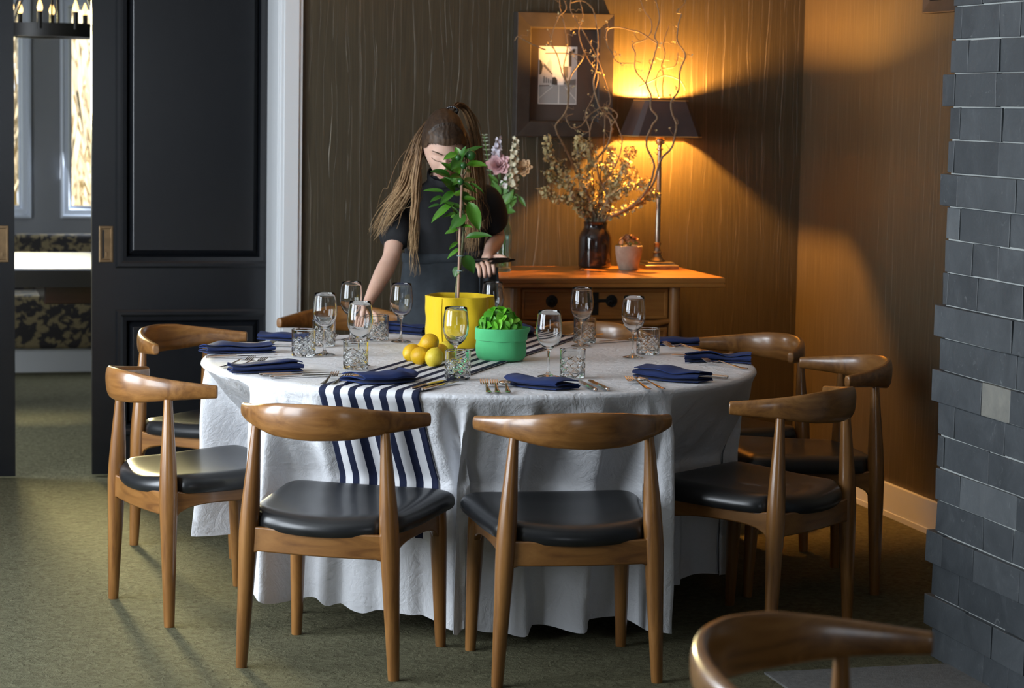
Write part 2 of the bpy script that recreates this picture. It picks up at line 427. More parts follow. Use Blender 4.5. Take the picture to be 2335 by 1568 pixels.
# ------------------------------------------------------------------ elbow dining chairs
def seat_mesh():
    # plan outline (closed), back edge bowed between the posts, notched for them, padded in height
    def half(t):  # t 0 back .. 1 front -> half width
        return pw([0, .12, .5, .9, 1.0], [.205, .228, .245, .260, .254], t)
    def zc(x, y):
        return .452 + .012 * sstep(.1, .45, y) - .012 * (1 - min(1, (x / .2) ** 2)) * (1 - sstep(.3, .46, y))
    NU, NV = 22, 18
    m = MB(); top = []; 
    def P(u, v):
        t = v; x = (2 * u - 1)
        h = half(t); yb = -.036 + .058 * abs(x) ** 2.2; yf = .456 - .012 * abs(x) ** 3
        y = lerp(yb, yf, t); X = x * h
        # notch round the posts
        d = math.hypot(abs(X) - .203, y - .006)
        if d < .034:
            k = (.034 - d); y += k * .9; X -= math.copysign(k * .3, X)
        return X, y
    vs = []; fs = []
    def layer(ins, zf):
        base = len(vs)
        for i in range(NU + 1):
            for j in range(NV + 1):
                x, y = P(i / NU, j / NV)
                cx, cy = 0, .21
                kx, ky = 1 - ins / .24, 1 - ins / .25
                X, Y = x * kx, cy + (y - cy) * ky
                e = min(min(i, NU - i) / NU * .5, min(j, NV - j) / NV * .5)
                vs.append((X, Y, zf(X, Y, e)))
        return base
    b0 = layer(0.004, lambda x, y, e: zc(x, y) - .014 * (1 - sstep(0, .036, e)))
    b1 = layer(0.0, lambda x, y, e: zc(x, y) - .058)
    n = NV + 1
    q = lambda b, i, j: b + i * n + j
    for i in range(NU):
        for j in range(NV):
            fs.append((q(b0, i, j), q(b0, i + 1, j), q(b0, i + 1, j + 1), q(b0, i, j + 1)))
            fs.append((q(b1, i, j), q(b1, i, j + 1), q(b1, i + 1, j + 1), q(b1, i + 1, j)))
    # wall of the pad with a swelling mid ring
    rim = [(i, 0) for i in range(NU)] + [(NU, j) for j in range(NV)] + [(i, NV) for i in range(NU, 0, -1)] + [(0, j) for j in range(NV, 0, -1)]
    mid = len(vs)
    for (i, j) in rim:
        a = Vector(vs[q(b0, i, j)]); c = Vector(vs[q(b1, i, j)]); o = (a + c) / 2; d = Vector((o.x, o.y - .21, 0)).normalized()
        vs.append(o + d * .007)
    R = len(rim)
    for k in range(R):
        l = (k + 1) % R
        A, B = q(b0, *rim[k]), q(b0, *rim[l]); Cc, D = q(b1, *rim[k]), q(b1, *rim[l])
        fs.append((A, B, mid + l, mid + k)); fs.append((mid + k, mid + l, D, Cc))
    m.add(vs, fs); return m
def back_pt(x): return -.078 + .204 * (abs(x) / .266) ** 2.3
def backrest_mesh():
    m = MB(); rings = []; N = 40; K = 14
    for i in range(N + 1):
        t = -1 + 2 * i / N; x = .268 * math.sin(t * PI / 2 * .94) / math.sin(PI / 2 * .94); a = abs(x) / .268
        y = back_pt(x); dx = 1.0; dy = .204 * 2.3 / .266 * (abs(x) / .266) ** 1.3 * (1 if x > 0 else -1)
        tn = Vector((dx, dy, 0)).normalized(); nr = Vector((tn.y, -tn.x, 0))      # outward normal
        zt = pw([0, .35, .7, 1], [.756, .752, .736, .721], a); zb = pw([0, .4, .7, 1], [.652, .657, .671, .682], a)
        h = (zt - zb) / 2; zm = (zt + zb) / 2; w = pw([0, .5, .8, 1], [.0155, .0165, .0165, .0130], a)
        tilt = .10 * (1 - a ** 1.5)
        ring = []
        for k in range(K):
            p = 2 * PI * k / K; c, s = math.cos(p), math.sin(p)
            e = lerp(.88, .66, a)
            ox = w * math.copysign(abs(c) ** e, c); oz = h * math.copysign(abs(s) ** e, s)
            q = Vector((x, y, zm)) + nr * (ox + oz * tilt * .55) + Vector((0, 0, oz))
            ring.append(q)
        rings.append(ring)
    # eased square ends
    for e, s in ((0, -1), (-1, 1)):
        r = rings[e]; c = sum(r, Vector()) / len(r); r2 = rings[1] if e == 0 else rings[-2]
        d = (c - sum(r2, Vector()) / len(r2)).normalized()
        cap = [c + (p - c) * .86 + d * .003 for p in r]
        if e == 0: rings.insert(0, cap)
        else: rings.append(cap)
    m.loft(rings); return m
def rear_leg(s):
    m = MB(); f = Vector((.222 * s, .0, 0)); k = Vector((.203 * s, .004, .40)); t = Vector((.186 * s, .010, .672))
    zs = [0, .02, .12, .25, .33, .38, .43, .48, .54, .60, .655, .675]; rs = [.0155, .0165, .0195, .0235, .0262, .0275, .0265, .0245, .0210, .0172, .0138, .0130]
    pts = [lerp(f, k, z / .40) if z < .40 else lerp(k, t, (z - .40) / .272) for z in zs]
    m.tube(pts, rs, 14); return m
def front_leg(s):
    m = MB(); f = Vector((.222 * s, .425, 0)); t = Vector((.212 * s, .408, .415))
    zs = [0, .02, .14, .28, .36, .405, .41]; rs = [.0150, .0160, .0195, .0235, .0250, .0245, .0215]
    m.tube([lerp(f, t, z / .415) for z in zs], rs, 14); return m
def side_rail(s):
    m = MB(); rings = []
    for i in range(15):
        t = i / 14; y = lerp(.008, .405, t); x = lerp(.203, .213, t) * s
        arch = (2 * t - 1) ** 2
        zb = lerp(.362, .330, arch ** 1.6) + .0 ; zt = lerp(.396, .406, t); zt += .012 * (1 - sstep(0, .12, t)) 
        if t < .12: zb -= .035 * (1 - t / .12) ** 2
        if t > .88: zb -= .02 * ((t - .88) / .12) ** 2
        w = .0105
        rings.append([(x - w, y, zb), (x - w, y, zt), (x + w, y, zt), (x + w, y, zb)])
    m.loft(rings); return m
def cross_rail(y, hw, zt, zb):
    m = MB(); rings = []
    for i in range(13):
        t = -1 + i / 6; x = hw * t; yy = y - .018 * (1 - t * t)
        d = .012 * max(0, (abs(t) - .86) / .14) ** 2
        rings.append([(x, yy - .010, zb - d), (x, yy - .010, zt), (x, yy + .010, zt), (x, yy + .010, zb - d)])
    m.loft(rings); return m
CH = thing('dining_chair', 'tmp', 'chair', (1.061, 6.148, 0), -.5256, 'dining chairs round the table')
seat_mesh().build('seat', M['leather'], CH, angle=60, subd=1)
backrest_mesh().build('backrest', M['wood_x'], CH, angle=35, subd=1)
for s in (-1, 1):
    rear_leg(s).build('leg', M['wood_z'], CH); front_leg(s).build('leg', M['wood_z'], CH)
    side_rail(s).build('side_rail', M['wood_y'], CH, bevel=.004, angle=30)
cross_rail(.004, .205, .398, .330).build('back_rail', M['wood_x'], CH, bevel=.004, angle=30)
cross_rail(.425, .208, .410, .355).build('front_rail', M['wood_x'], CH, bevel=.004, angle=30)
CHAIRS = [(1.061, 6.148, -.5256, 'wooden elbow chair with black seat in front of the striped runner\'s hanging end'),
          (1.734, 5.904, -.0643, 'wooden elbow chair seen squarely from behind, nearest the middle of the white cloth'),
          (0.662, 6.996, -1.276, 'wooden elbow chair at the cloth\'s left side, its seat glinting beside the open doorway'),
          (2.568, 6.312, .6505, 'wooden elbow chair at the table nearest the slate pillar, turned towards the lamp'),
          (3.030, 7.072, 1.475, 'wooden elbow chair facing left in front of the right wall\'s white baseboard'),
          (2.975, 7.790, 1.924, 'wooden elbow chair in the dim room corner, pale arm end towards us'),
          (2.440, 8.250, 2.75, 'wooden elbow chair behind the tumblers, shining in front of the sideboard'),
          (1.655, 8.930, 2.96, 'wooden elbow chair by the white door casing, behind the waitress\'s reaching arm'),
          (0.892, 8.234, -2.322, 'wooden elbow chair standing in front of the black panelled door'),
          (1.309, 3.378, -2.56, 'blurred wooden elbow chair close by, only backrest in view at the bottom edge')]
for i, (x, y, a, lab) in enumerate(CHAIRS):
    o = CH if i == 0 else dup(CH, (x, y, 0), a)
    o['label'] = lab
CH['label'] = CHAIRS[0][3]
FG = o; FG['group'] = 'dining chairs round the table'; del FG['group']

# ------------------------------------------------------------------ round table and its cloth
TX, TY, TR, TZ = 1.746, 7.134, .875, .747
t = thing('round_table', 'round dining table hidden under the long white cloth', 'table', (TX, TY, 0))
b = MB(); b.lathe([(0, .705), (.83, .705), (.845, .712), (.85, .72), (.85, .735), (0, .735)], 64); b.build('tabletop', M['cab_d'], t)
b = MB(); b.lathe([(0, 0), (.26, 0), (.26, .02), (.08, .05), (.05, .10), (.05, .66), (.12, .704), (0, .704)], 24); b.build('pedestal', M['cab_d'], t)
def linen(name, col, wr=.35):
    t_ = NT(name); v = t_.coord('Object'); n = t_.noise(v, 9, 5, .6, .8); n2 = t_.noise(v, 600, 2); n3 = t_.noise(v, 28, 4, .6, 1.5)
    t_.set(Base_Color=col, Roughness=.85, Specular_IOR_Level=.25, Sheen_Weight=.1)
    h = t_.math('ADD', t_.math('ADD', n, t_.math('MULTIPLY', n3, .35)), t_.math('MULTIPLY', n2, .03))
    t_.bump(h, wr, .012); return t_.m
M['linen'] = linen('white_linen', (.69, .70, .73), .75)
FOLDS = [(rnd.uniform(0, 6.28), k, a) for k, a in ((13, .006), (21, .006), (33, .004), (47, .002), (7, .006))]
# ridges of the deeper hanging folds: (angle deg, half-width deg, height)
RIDGE = [(196, 6, .035), (206, 5, .015), (216, 6, .02), (224, 4.5, .03), (231, 6, .018), (239.8, 6, .018), (248.5, 4, .055), (254.9, 4.0, .07), (266.9, 4.6, .07), (279.5, 7, .075), (289.5, 3.2, .055), (296, 4, .03), (306, 5, .015), (321, 6, .03), (335, 7, .04), (350, 6, .04), (5, 6, .03), (30, 6, .03), (60, 6, .03), (100, 6, .03), (140, 6, .03), (165, 6, .03), (181, 6, .03)]
def hem(a):
    d = math.degrees(a) % 360
    return pw([0, 40, 90, 140, 172, 195, 225, 250, 270, 300, 330, 360], [.09, .12, .15, .14, .135, .115, .07, .036, .030, .042, .078, .09], d) + .010 * math.sin(9 * a + 1) + .006 * math.sin(23 * a)
def cloth_pt(a, s, off=0.0):
    """point of the hanging cloth at angle a, s = 0 at the table edge .. 1 at the hem"""
    zt = TZ - .014
    fall = sstep(0.0, .20, s) * (.7 + .3 * s)
    f = sum(A * math.cos(k * a + p) for p, k, A in FOLDS)
    for (dg, w, dep) in RIDGE:
        da = (math.degrees(a) - dg + 1.5 * noise.noise(Vector((dg, s * 1.5, 0))) + 180) % 360 - 180
        if -2.2 * w < da < w: f += dep * (sstep(-1.15, -.05, da / w) * (1 - sstep(-.08, .30, da / w)) - .25 * sstep(.05, .3, da / w) * (1 - sstep(.3, 1.0, da / w)))
    f = f * (.85 + .3 * noise.noise(Vector((math.cos(a) * 3, math.sin(a) * 3, s * 2.5)))) + .010 * noise.noise(Vector((math.cos(a) * 5 + s * 2, math.sin(a) * 5, s * 4))) - .004
    z = lerp(zt, hem(a) + .008 - .35 * f, s)
    r = TR + .006 + .022 * s + f * fall * 1.1
    x, y = TX + (r + off) * math.cos(a), TY + (r + off) * math.sin(a)
    w0 = min(1, max(0, (.738 - z) / .27))
    if w0 > 0:
        for (cx, cy, ca, _) in CHAIRS[:9]:
            dx, dy = x - cx, y - cy; lx = dx * math.cos(ca) + dy * math.sin(ca); ly = -dx * math.sin(ca) + dy * math.cos(ca)
            lim = .470 - off - min(0, f * .0)
            wl = .36 if cx > 2.5 and cy < 6.5 else .34
            if ly < lim + .05 and ly > -.2 and abs(lx) < wl:
                k = w0 * (1 - sstep(.268, wl, abs(lx)))
                d = max(0, lim - min(ly, lim) + .0) * k
                if ly < lim: d += (.052 - f * .65) * k * sstep(0, .04, lim - ly)
                x += -math.sin(ca) * d; y += math.cos(ca) * d
    return Vector((x, y, z))
b = MB(); NA = 540; rings = []
for r in (0.02, .25, .45, .62, .74, .81, .845):
    rings.append([(TX + r * math.cos(2 * PI * k / NA), TY + r * math.sin(2 * PI * k / NA), TZ + .0012 * noise.noise(Vector((r * 9 * math.cos(2 * PI * k / NA), r * 9 * math.sin(2 * PI * k / NA), 0)))) for k in range(NA)])
for q in (.25, .5, .75, 1.0):
    p = q * PI / 2
    rings.append([(TX + (TR - .012 + .018 * math.sin(p)) * math.cos(2 * PI * k / NA), TY + (TR - .012 + .018 * math.sin(p)) * math.sin(2 * PI * k / NA), TZ - .014 + .014 * math.cos(p)) for k in range(NA)])
for s in [i / 40 for i in range(1, 41)]:
    rings.append([cloth_pt(2 * PI * k / NA, s) for k in range(NA)])
b.loft(rings, cap=False); b.f.append(tuple(range(NA))); b.m.append(0)
o = b.build('tablecloth', M['linen'], angle=70)
tag(o, 'white linen cloth draped to the floor over the round table', 'tablecloth')

# striped runner lying across the table and hanging over both edges
def stripes():
    t_ = NT('striped_cotton'); u = t_.node('ShaderNodeUVMap'); sp = t_.node('ShaderNodeSeparateXYZ'); t_.l(u.outputs[0], sp.inputs[0])
    fr = t_.math('FRACT', t_.math('MULTIPLY', sp.outputs[0], 6.46))
    st = t_.math('LESS_THAN', fr, .46)
    n = t_.noise(t_.coord('Object'), 700, 2)
    t_.set(Base_Color=t_.mix(st, (.72, .73, .76), (.012, .017, .045)), Roughness=.85, Specular_IOR_Level=.2)
    t_.bump(n, .1, .002); return t_.m
M['stripe'] = stripes()
RD = Vector((.525, .851)); RP = Vector((.851, -.525)); RC = Vector((1.282, 6.470)); HW = .152
def chord(u):
    o = RC + RP * u - Vector((TX, TY)); bq = o.dot(RD); c = o.dot(o) - (TR - .012) ** 2; q = math.sqrt(bq * bq - c)
    return -bq - q, -bq + q
NUR = 42; cols = []
for i in range(NUR + 1):
    u = -HW + 2 * HW * i / NUR; s0, s1 = chord(u); col = []
    e0 = RC + RP * u + RD * s0 - Vector((TX, TY)); a0 = math.atan2(e0.y, e0.x); e1 = RC + RP * u + RD * s1 - Vector((TX, TY)); a1 = math.atan2(e1.y, e1.x)
    for k in range(24, 0, -1):
        col.append(cloth_pt(a0, .66 * k / 24, .0045))
    def rimp(a, q):
        p = q * PI / 2; rr = TR - .012 + (.018 + .0042) * math.sin(p); return Vector((TX + rr * math.cos(a), TY + rr * math.sin(a), TZ - .014 + (.014 + .0042) * math.cos(p)))
    for q in (1, .75, .5, .25): col.append(rimp(a0, q))
    for k in range(31):
        s = lerp(s0, s1, k / 30); p = RC + RP * u + RD * s
        col.append(Vector((p.x, p.y, TZ + .0042 + .0006 * noise.noise(Vector((p.x * 8, p.y * 8, 3))))))
    for q in (.25, .5, .75, 1): col.append(rimp(a1, q))
    for k in range(1, 17): col.append(cloth_pt(a1, .5 * k / 16, .0045))
    cols.append(col)
b = MB(); L_ = len(cols[0]); b.add([p for c in cols for p in c], [(i * L_ + j, (i + 1) * L_ + j, (i + 1) * L_ + j + 1, i * L_ + j + 1) for i in range(NUR) for j in range(L_ - 1)])
me = b.mesh('table_runner', M['stripe'], angle=70)
uv = me.uv_layers.new(name='UVMap')
for lp in me.loops: uv.data[lp.index].uv = ((lp.vertex_index // L_) / NUR, (lp.vertex_index % L_) / L_)
o = link('table_runner', me, solid=.0016); tag(o, 'navy and white striped runner laid across the tablecloth, hanging down in front', 'table runner')
# ------------------------------------------------------------------ glass, cutlery, napkins
TT = TZ + .0022
def glass(name, tint=(1, 1, 1)):
    return NT(name).set(Base_Color=tint, Roughness=.0, Transmission_Weight=1.0, IOR=1.46, Specular_IOR_Level=.6)
M['glass'] = glass('clear_glass', (.97, .985, .99)); M['crystal'] = glass('cut_crystal', (.96, .98, .98))
M['silver'] = plain('polished_steel', (.63, .60, .57), .16, 1.0)
M['navy'] = NT('navy_linen')
_t = M['navy']; _n = _t.noise(_t.coord('Object'), 500, 2)
_t.set(Base_Color=(.014, .028, .105), Roughness=.85, Sheen_Weight=.04, Specular_IOR_Level=.15); _t.bump(_n, .2, .002); M['navy'] = _t.m
def wine_mesh():
    out = [(.0, .0005), (.030, .0), (.034, .0012), (.0345, .002), (.030, .0035), (.018, .0060), (.008, .010), (.0045, .018), (.0036, .030), (.0034, .055), (.0040, .075), (.0075, .083),
           (.0180, .0905), (.0290, .102), (.0362, .118), (.0396, .136), (.0392, .152), (.0371, .172), (.0348, .188), (.0330, .1995)]
    inn = [(.0322, .2000), (.0318, .1995), (.0336, .188), (.0359, .172), (.0380, .152), (.0384, .136), (.0350, .119), (.0278, .104), (.0165, .0935), (.006, .0885), (.0, .0875)]
    m = MB(); m.lathe(out + inn, 40); return m.mesh('wine_glass', M['glass'], angle=50)
def tumbler_mesh():
    m = MB(); seg = 128
    prof = [(.0, .0015), (.020, .001), (.0355, .0), (.0378, .002)] + [(.0385, .004 + .0016 * i) for i in range(1, 41)] + [(.0386, .076), (.0388, .0845), (.0380, .0865), (.0365, .0868), (.0352, .0860), (.0350, .050), (.0345, .018), (.030, .0135), (.0, .0125)]
    def fn(r, z, a, i):
        if 4 <= i < 44:
            u = a * 8 / (2 * PI); w = (z - .006) / .0215
            p = abs(((u + w) % 1) - .5) * 2; q = abs(((u - w) % 1) - .5) * 2
            g = max(sstep(.70, 1, p), sstep(.70, 1, q)); g2 = .5 * max(sstep(.86, 1, 1 - abs(p - .5) * 2), sstep(.86, 1, 1 - abs(q - .5) * 2))
            e = sstep(0, .008, z - .004) * sstep(0, .008, .060 - z)
            return r - .0018 * max(g, g2 * .7) * e
        return r
    m.lathe(prof, seg, fn=fn); return m.mesh('tumbler', M['crystal'], angle=22)
WG = wine_mesh(); TB = tumbler_mesh()
WINE = [(1.275, 7.299, 'wine glass farthest left on the table, its stem in front of a tumbler'),
        (1.444, 7.746, 'wine glass just left of the waitress\'s reaching forearm, half behind another'),
        (1.330, 6.987, 'wine glass rising behind a tumbler at the left, forearm seen through its bowl'),
        (1.603, 7.676, 'wine glass with whole stem in view before the waitress\'s apron'),
        (1.938, 7.736, 'wine glass half hidden behind the yellow pot\'s right rim'),
        (1.584, 6.777, 'wine glass against the yellow pot, behind the tumbler on the runner'),
        (1.841, 6.650, 'wine glass standing alone to the right of the green pot, stem fully visible'),
        (2.186, 7.486, 'wine glass in front of the sideboard\'s central drawer, stem before a tumbler'),
        (2.258, 7.133, 'wine glass farthest right on the table, beside a tumbler')]
for x, y, lab in WINE:
    o = link('wine_glass', WG); o.location = (x, y, TT); o.rotation_euler = (0, 0, rnd.uniform(0, 6)); tag(o, lab, 'wine glass', 'wine glasses on the table')
TUMB = [(1.204, 7.280, 'cut crystal tumbler nearest the white door casing, beside a rolled napkin'),
        (1.320, 7.573, 'cut crystal tumbler behind a wine glass stem, by the fork at table\'s far left'),
        (1.303, 6.908, 'cut crystal tumbler at left front, in front of a wine glass and two forks'),
        (1.534, 7.739, 'cut crystal tumbler below the waitress\'s reaching wrist'),
        (1.556, 6.625, 'cut crystal tumbler standing on the striped runner beside the lemons'),
        (1.911, 6.632, 'cut crystal tumbler right of the lone wine glass, near two parallel knives'),
        (2.230, 7.596, 'cut crystal tumbler behind a wine glass, in front of the chair by the sideboard'),
        (2.340, 7.229, 'cut crystal tumbler farthest right on the table')]
for x, y, lab in TUMB:
    o = link('tumbler', TB); o.location = (x, y, TT); o.rotation_euler = (0, 0, rnd.uniform(0, 6)); tag(o, lab, 'tumbler', 'cut crystal tumblers on the table')

def ribbon(m, xs, wfn, zfn, th, mi=0, n=9):
    rings = []
    for x in xs:
        w = wfn(x); z = zfn(x)
        rings.append([(x, w * math.cos(2 * PI * k / n), z + th * math.sin(2 * PI * k / n) * (1 if w > .002 else .8)) for k in range(n)])
    m.loft(rings, mi)
def fork_parts():
    zf = lambda x: pw([0, .03, .09, .13, .150, .172, .205], [.0035, .0028, .009, .0145, .0085, .0055, .0165], x)
    h = MB(); ribbon(h, [i * .152 / 22 for i in range(23)], lambda x: pw([0, .004, .03, .08, .118, .135, .152], [.003, .0085, .0080, .0042, .0030, .0042, .0115], x), zf, .0016)
    t = MB()
    t.loft([[(x, s * w, zf(x) + d) for s, d in ((-1, -.001), (1, -.001), (1, .001), (-1, .001))] for x, w in ((.151, .0112), (.158, .0122), (.166, .0124))])
    for k in range(4):
        c = (-1.5 + k) * .0066
        t.loft([[(x, c + s * w, zf(x) + d) for s, d in ((-1, -.001), (1, -.001), (1, .001), (-1, .001))] for x, w in ((.165, .0026), (.175, .0022), (.19, .0020), (.2, .0016), (.206, .0008))])
    return h.mesh('handle', M['silver']), t.mesh('tines', M['silver'], angle=30)
def spoon_parts():
    zf = lambda x: pw([0, .03, .09, .13, .148, .17, .2], [.0035, .0028, .009, .0125, .0095, .0035, .0090], x)
    h = MB(); ribbon(h, [i * .150 / 22 for i in range(23)], lambda x: pw([0, .004, .03, .08, .12, .15], [.003, .0085, .0080, .0042, .0030, .0052], x), zf, .0016)
    b = MB(); N = 24
    for top in (1,):
        def P(u, v):
            x = .1735 + .0275 * math.cos(u * 2 * PI) * v; w = .0195 * (1 - .18 * math.cos(u * 2 * PI)) * math.sin(u * 2 * PI) * v
            return (x, w, .0045 + .0085 * v ** 2.2)
        b.grid(P, N, 8)
    return h.mesh('handle', M['silver']), b.mesh('bowl', M['silver'])
def knife_parts():
    h = MB(); ribbon(h, [i * .100 / 16 for i in range(17)], lambda x: pw([0, .003, .02, .07, .094, .10], [.003, .0085, .0092, .0066, .0066, .0058], x), lambda x: .0052, .0046)
    b = MB()
    rs = []
    for i in range(17):
        x = .098 + i * .137 / 16; w = pw([.098, .115, .17, .215, .230, .235], [.004, .0088, .0105, .0092, .0055, .0008], x); c = pw([.098, .2, .235], [0, 0, -.004], x)
        rs.append([(x, c - w, .0046), (x, c - w * .2, .0058), (x, c + w, .0052), (x, c + w, .0042), (x, c - w * .2, .0036)])
    b.loft(rs); return h.mesh('handle', M['silver']), b.mesh('blade', M['silver'], angle=25)
CUT = {'fork': (fork_parts(), 'tines'), 'spoon': (spoon_parts(), 'bowl'), 'knife': (knife_parts(), 'blade')}
def cutlery(kind, x, y, a, lab, dz=0):
    t = thing(kind, lab, kind, (x, y, TT + dz), a, kind + (' laid on the table' if kind != 'knife' else ' laid at a setting'))
    del t['group']; t['group'] = {'fork': 'forks on the table', 'spoon': 'spoons on the table', 'knife': 'knives on the table'}[kind]
    (h, e), nm = CUT[kind]
    oh = link('handle', h, t); oe = link(nm, e, t)
    if kind == 'spoon': oe.modifiers.new('solid', 'SOLIDIFY').thickness = .0014
for x, y, a, lab in [
    (.888, 7.232, .214, 'table knife in front of the leftmost navy napkin'),
    (1.048, 7.650, -.485, 'table knife behind the leftmost napkin, handle towards the black door'),
    (.985, 6.757, .169, 'table knife lying directly below the frayed-end napkin, the farther of the pair'),
    (1.010, 6.711, .198, 'table knife at the cloth\'s front left edge, the nearer of the pair'),
    (1.365, 6.382, .927, 'table knife mirroring yellow on the runner, left one of the pair'),
    (1.391, 6.359, .900, 'table knife at the runner\'s right border, right one of the pair'),
    (1.884, 6.295, 1.508, 'table knife in front of the tumbler by the lone wine glass, left of its pair'),
    (1.922, 6.301, 1.521, 'table knife in front of the tumbler by the lone wine glass, right of its pair'),
    (2.375, 6.548, 2.353, 'table knife with shining handle behind the front right napkin'),
    (2.637, 7.149, 3.052, 'table knife behind the rightmost napkin'),
    (2.500, 7.690, -2.728, 'table knife far back beyond the rightmost tumbler, near the sideboard')]:
    cutlery('knife', x, y, a, lab)
for x, y, a, lab, dz in [
    (.901, 6.979, .941, 'fork behind the frayed-end napkin at the left, the farther of two', 0),
    (.925, 6.945, .88, 'fork behind the frayed-end napkin at the left, tines rising over its top', .001),
    (1.000, 7.460, .70, 'fork with tines past the right end of the leftmost napkin', 0),
    (1.135, 6.529, 1.209, 'fork farthest left at the runner\'s front end', 0),
    (1.160, 6.512, 1.153, 'fork beside the spoon at the runner\'s front end', 0),
    (1.568, 6.281, 1.409, 'fork at the front edge between two settings, outer of the pair', 0),
    (1.592, 6.275, 1.39, 'fork at the front edge, next to a round-bowled spoon', 0),
    (2.051, 6.307, 1.582, 'fork lying left of a spoon at the front right setting', 0),
    (2.521, 6.774, 1.965, 'fork in front of the rightmost napkin, tines towards the table centre', 0),
    (2.576, 7.288, 2.088, 'fork behind the rightmost tumbler, its handle reaching the table edge', 0),
    (2.568, 7.235, 2.14, 'fork copper-tinted by the lamp, nearer one right of the tumbler', 0),
    (1.290, 7.620, 1.01, 'fork upright-tined behind the tumbler under the forearm', 0),
    (2.373, 7.853, -2.775, 'fork with tines left of the tumbler by the sideboard', 0)]:
    cutlery('fork', x, y, a, lab, dz)
for x, y, a, lab in [(1.185, 6.484, 1.133, 'spoon glowing copper beside the runner\'s napkin'),
                     (1.622, 6.269, 1.391, 'spoon at the front edge, right of two forks'),
                     (2.096, 6.312, 1.659, 'spoon left of the front right napkin')]:
    cutlery('spoon', x, y, a, lab)

def napkin(L, W, layers, seed, twist=0.0, puff=0.0):
    r = random.Random(seed); prof = []; th = .0028; gap = .0062 + puff
    for k in range(layers):
        z = .002 + k * gap; e = W * (1 - .06 * k)
        xs = [-e + 2 * e * i / 9 for i in range(10)]
        if k % 2: xs.reverse()
        prof += [(x, z + puff * 1.5 * (1 - (x / W) ** 2) * (k + 1) / layers) for x in xs]
        if k < layers - 1:
            sx = 1 if k % 2 == 0 else -1
            prof += [(sx * (e + gap * .55), z + gap * .5)]
    n = len(prof); ring = []
    for sgn in (1, -1):
        idx = range(n) if sgn > 0 else range(n - 1, -1, -1)
        for i in idx:
            a = Vector(prof[max(i - 1, 0)]); c = Vector(prof[min(i + 1, n - 1)]); d = (c - a).normalized(); nn = Vector((-d.y, d.x)) * th / 2 * sgn
            ring.append((prof[i][0] + nn.x, prof[i][1] + nn.y))
    rings = []; NS = 18
    for j in range(NS + 1):
        t = j / NS; x = L * t
        c = .010 * math.sin(t * PI * 1.3 + seed) + twist * (t - .5) ** 2
        rings.append([(x + .006 * noise.noise(Vector((0, y * 30, z * 120 + seed))), c + y * (1 + .10 * math.sin(t * 5 + seed)), z * (1 + .45 * noise.noise(Vector((t * 3, y * 12, seed * 1.7)))) + .0012) for (y, z) in ring])
    m = MB(); m.loft(rings); return m
for i, (x, y, a, L, W, ly, tw, pf, lab) in enumerate([
    (.899, 7.382, .198, .225, .040, 4, .0, .0012, 'navy napkin farthest left, folded flat at the cloth\'s left edge'),
    (.912, 6.864, .102, .222, .036, 4, .0, .0016, 'navy napkin with a frayed end, above two knives at front left'),
    (1.133, 7.799, -.326, .19, .042, 3, .1, .002, 'navy napkin at far left behind the first tumbler'),
    (1.632, 8.060, -.9, .19, .045, 4, .0, .002, 'navy napkin by the apron, behind the glass with the full stem'),
    (1.250, 6.487, .524, .20, .048, 3, .2, .004, 'navy napkin lying rumpled on the front of the striped runner'),
    (1.690, 6.530, -1.148, .225, .040, 3, .1, .003, 'navy napkin at the middle of the front edge, pointed tip'),
    (2.097, 6.644, -.935, .245, .042, 4, .2, .0022, 'navy napkin at front right beside a spoon and knife'),
    (2.410, 7.054, -.336, .210, .036, 4, -.2, .0014, 'navy napkin farthest right, near the cloth\'s right edge'),
    (2.450, 7.520, -.30, .16, .036, 3, .1, .0022, 'navy napkin behind the rightmost tumbler'),
    (2.000, 7.750, .98, .20, .045, 3, .1, .004, 'navy napkin standing out behind the green pot')]):
    o = napkin(L, W, ly, i * 3 + 1, tw, pf).build('napkin', M['navy'], angle=50)
    o.location = (x, y, TT + (.004 if i == 4 else 0)); o.rotation_euler = (0, 0, a); tag(o, lab, 'napkin', 'navy napkins on the table')

# ------------------------------------------------------------------ pots, citrus tree, basil, lemons
EX = Vector((.968, -.25, 0)); EY = Vector((.25, .968, 0)); EZ = Vector((0, 0, 1))
def canvas(name, col, sh=.15):
    t = NT(name); v = t.coord('Object'); n = t.noise(v, 650, 2); n2 = t.noise(v, 24, 4)
    t.set(Base_Color=col, Roughness=.8, Sheen_Weight=sh, Specular_IOR_Level=.25)
    t.bump(t.math('ADD', t.math('MULTIPLY', n, .12), n2), .35, .006); return t.m
M['yellow'] = canvas('yellow_canvas', (.72, .49, .012)); M['green'] = canvas('green_canvas', (.09, .50, .20)); M['soil'] = mottled('soil', (.03, .02, .012), (.07, .05, .03), 60, .9, .6, 120)
def leafmat(name, c1, c2, rough=.38):
    t = NT(name); oi = t.node('ShaderNodeObjectInfo'); n = t.noise(t.coord('Object'), 40, 2)
    f = t.math('ADD', t.math('MULTIPLY', oi.outputs['Random'], .75), t.math('MULTIPLY', n, .3))
    t.set(Base_Color=t.mix(f, c1, c2), Roughness=rough, Transmission_Weight=0.0, Subsurface_Weight=.12, Subsurface_Radius=(.02, .03, .01), Subsurface_Scale=.02); return t.m
M['citrus'] = leafmat('citrus_leaf', (.010, .065, .006), (.085, .25, .012)); M['basil'] = leafmat('basil_leaf', (.04, .26, .01), (.20, .56, .04), .35)
M['bark'] = mottled('green_bark', (.10, .11, .05), (.20, .19, .10), 40, .8); M['cane'] = plain('pink_cane', (.45, .27, .19), .6); M['tie'] = plain('grey_tie', (.2, .26, .24), .6)
M['lime'] = mottled('green_citrus_skin', (.012, .06, .012), (.03, .13, .02), 14, .32, .12, 260)
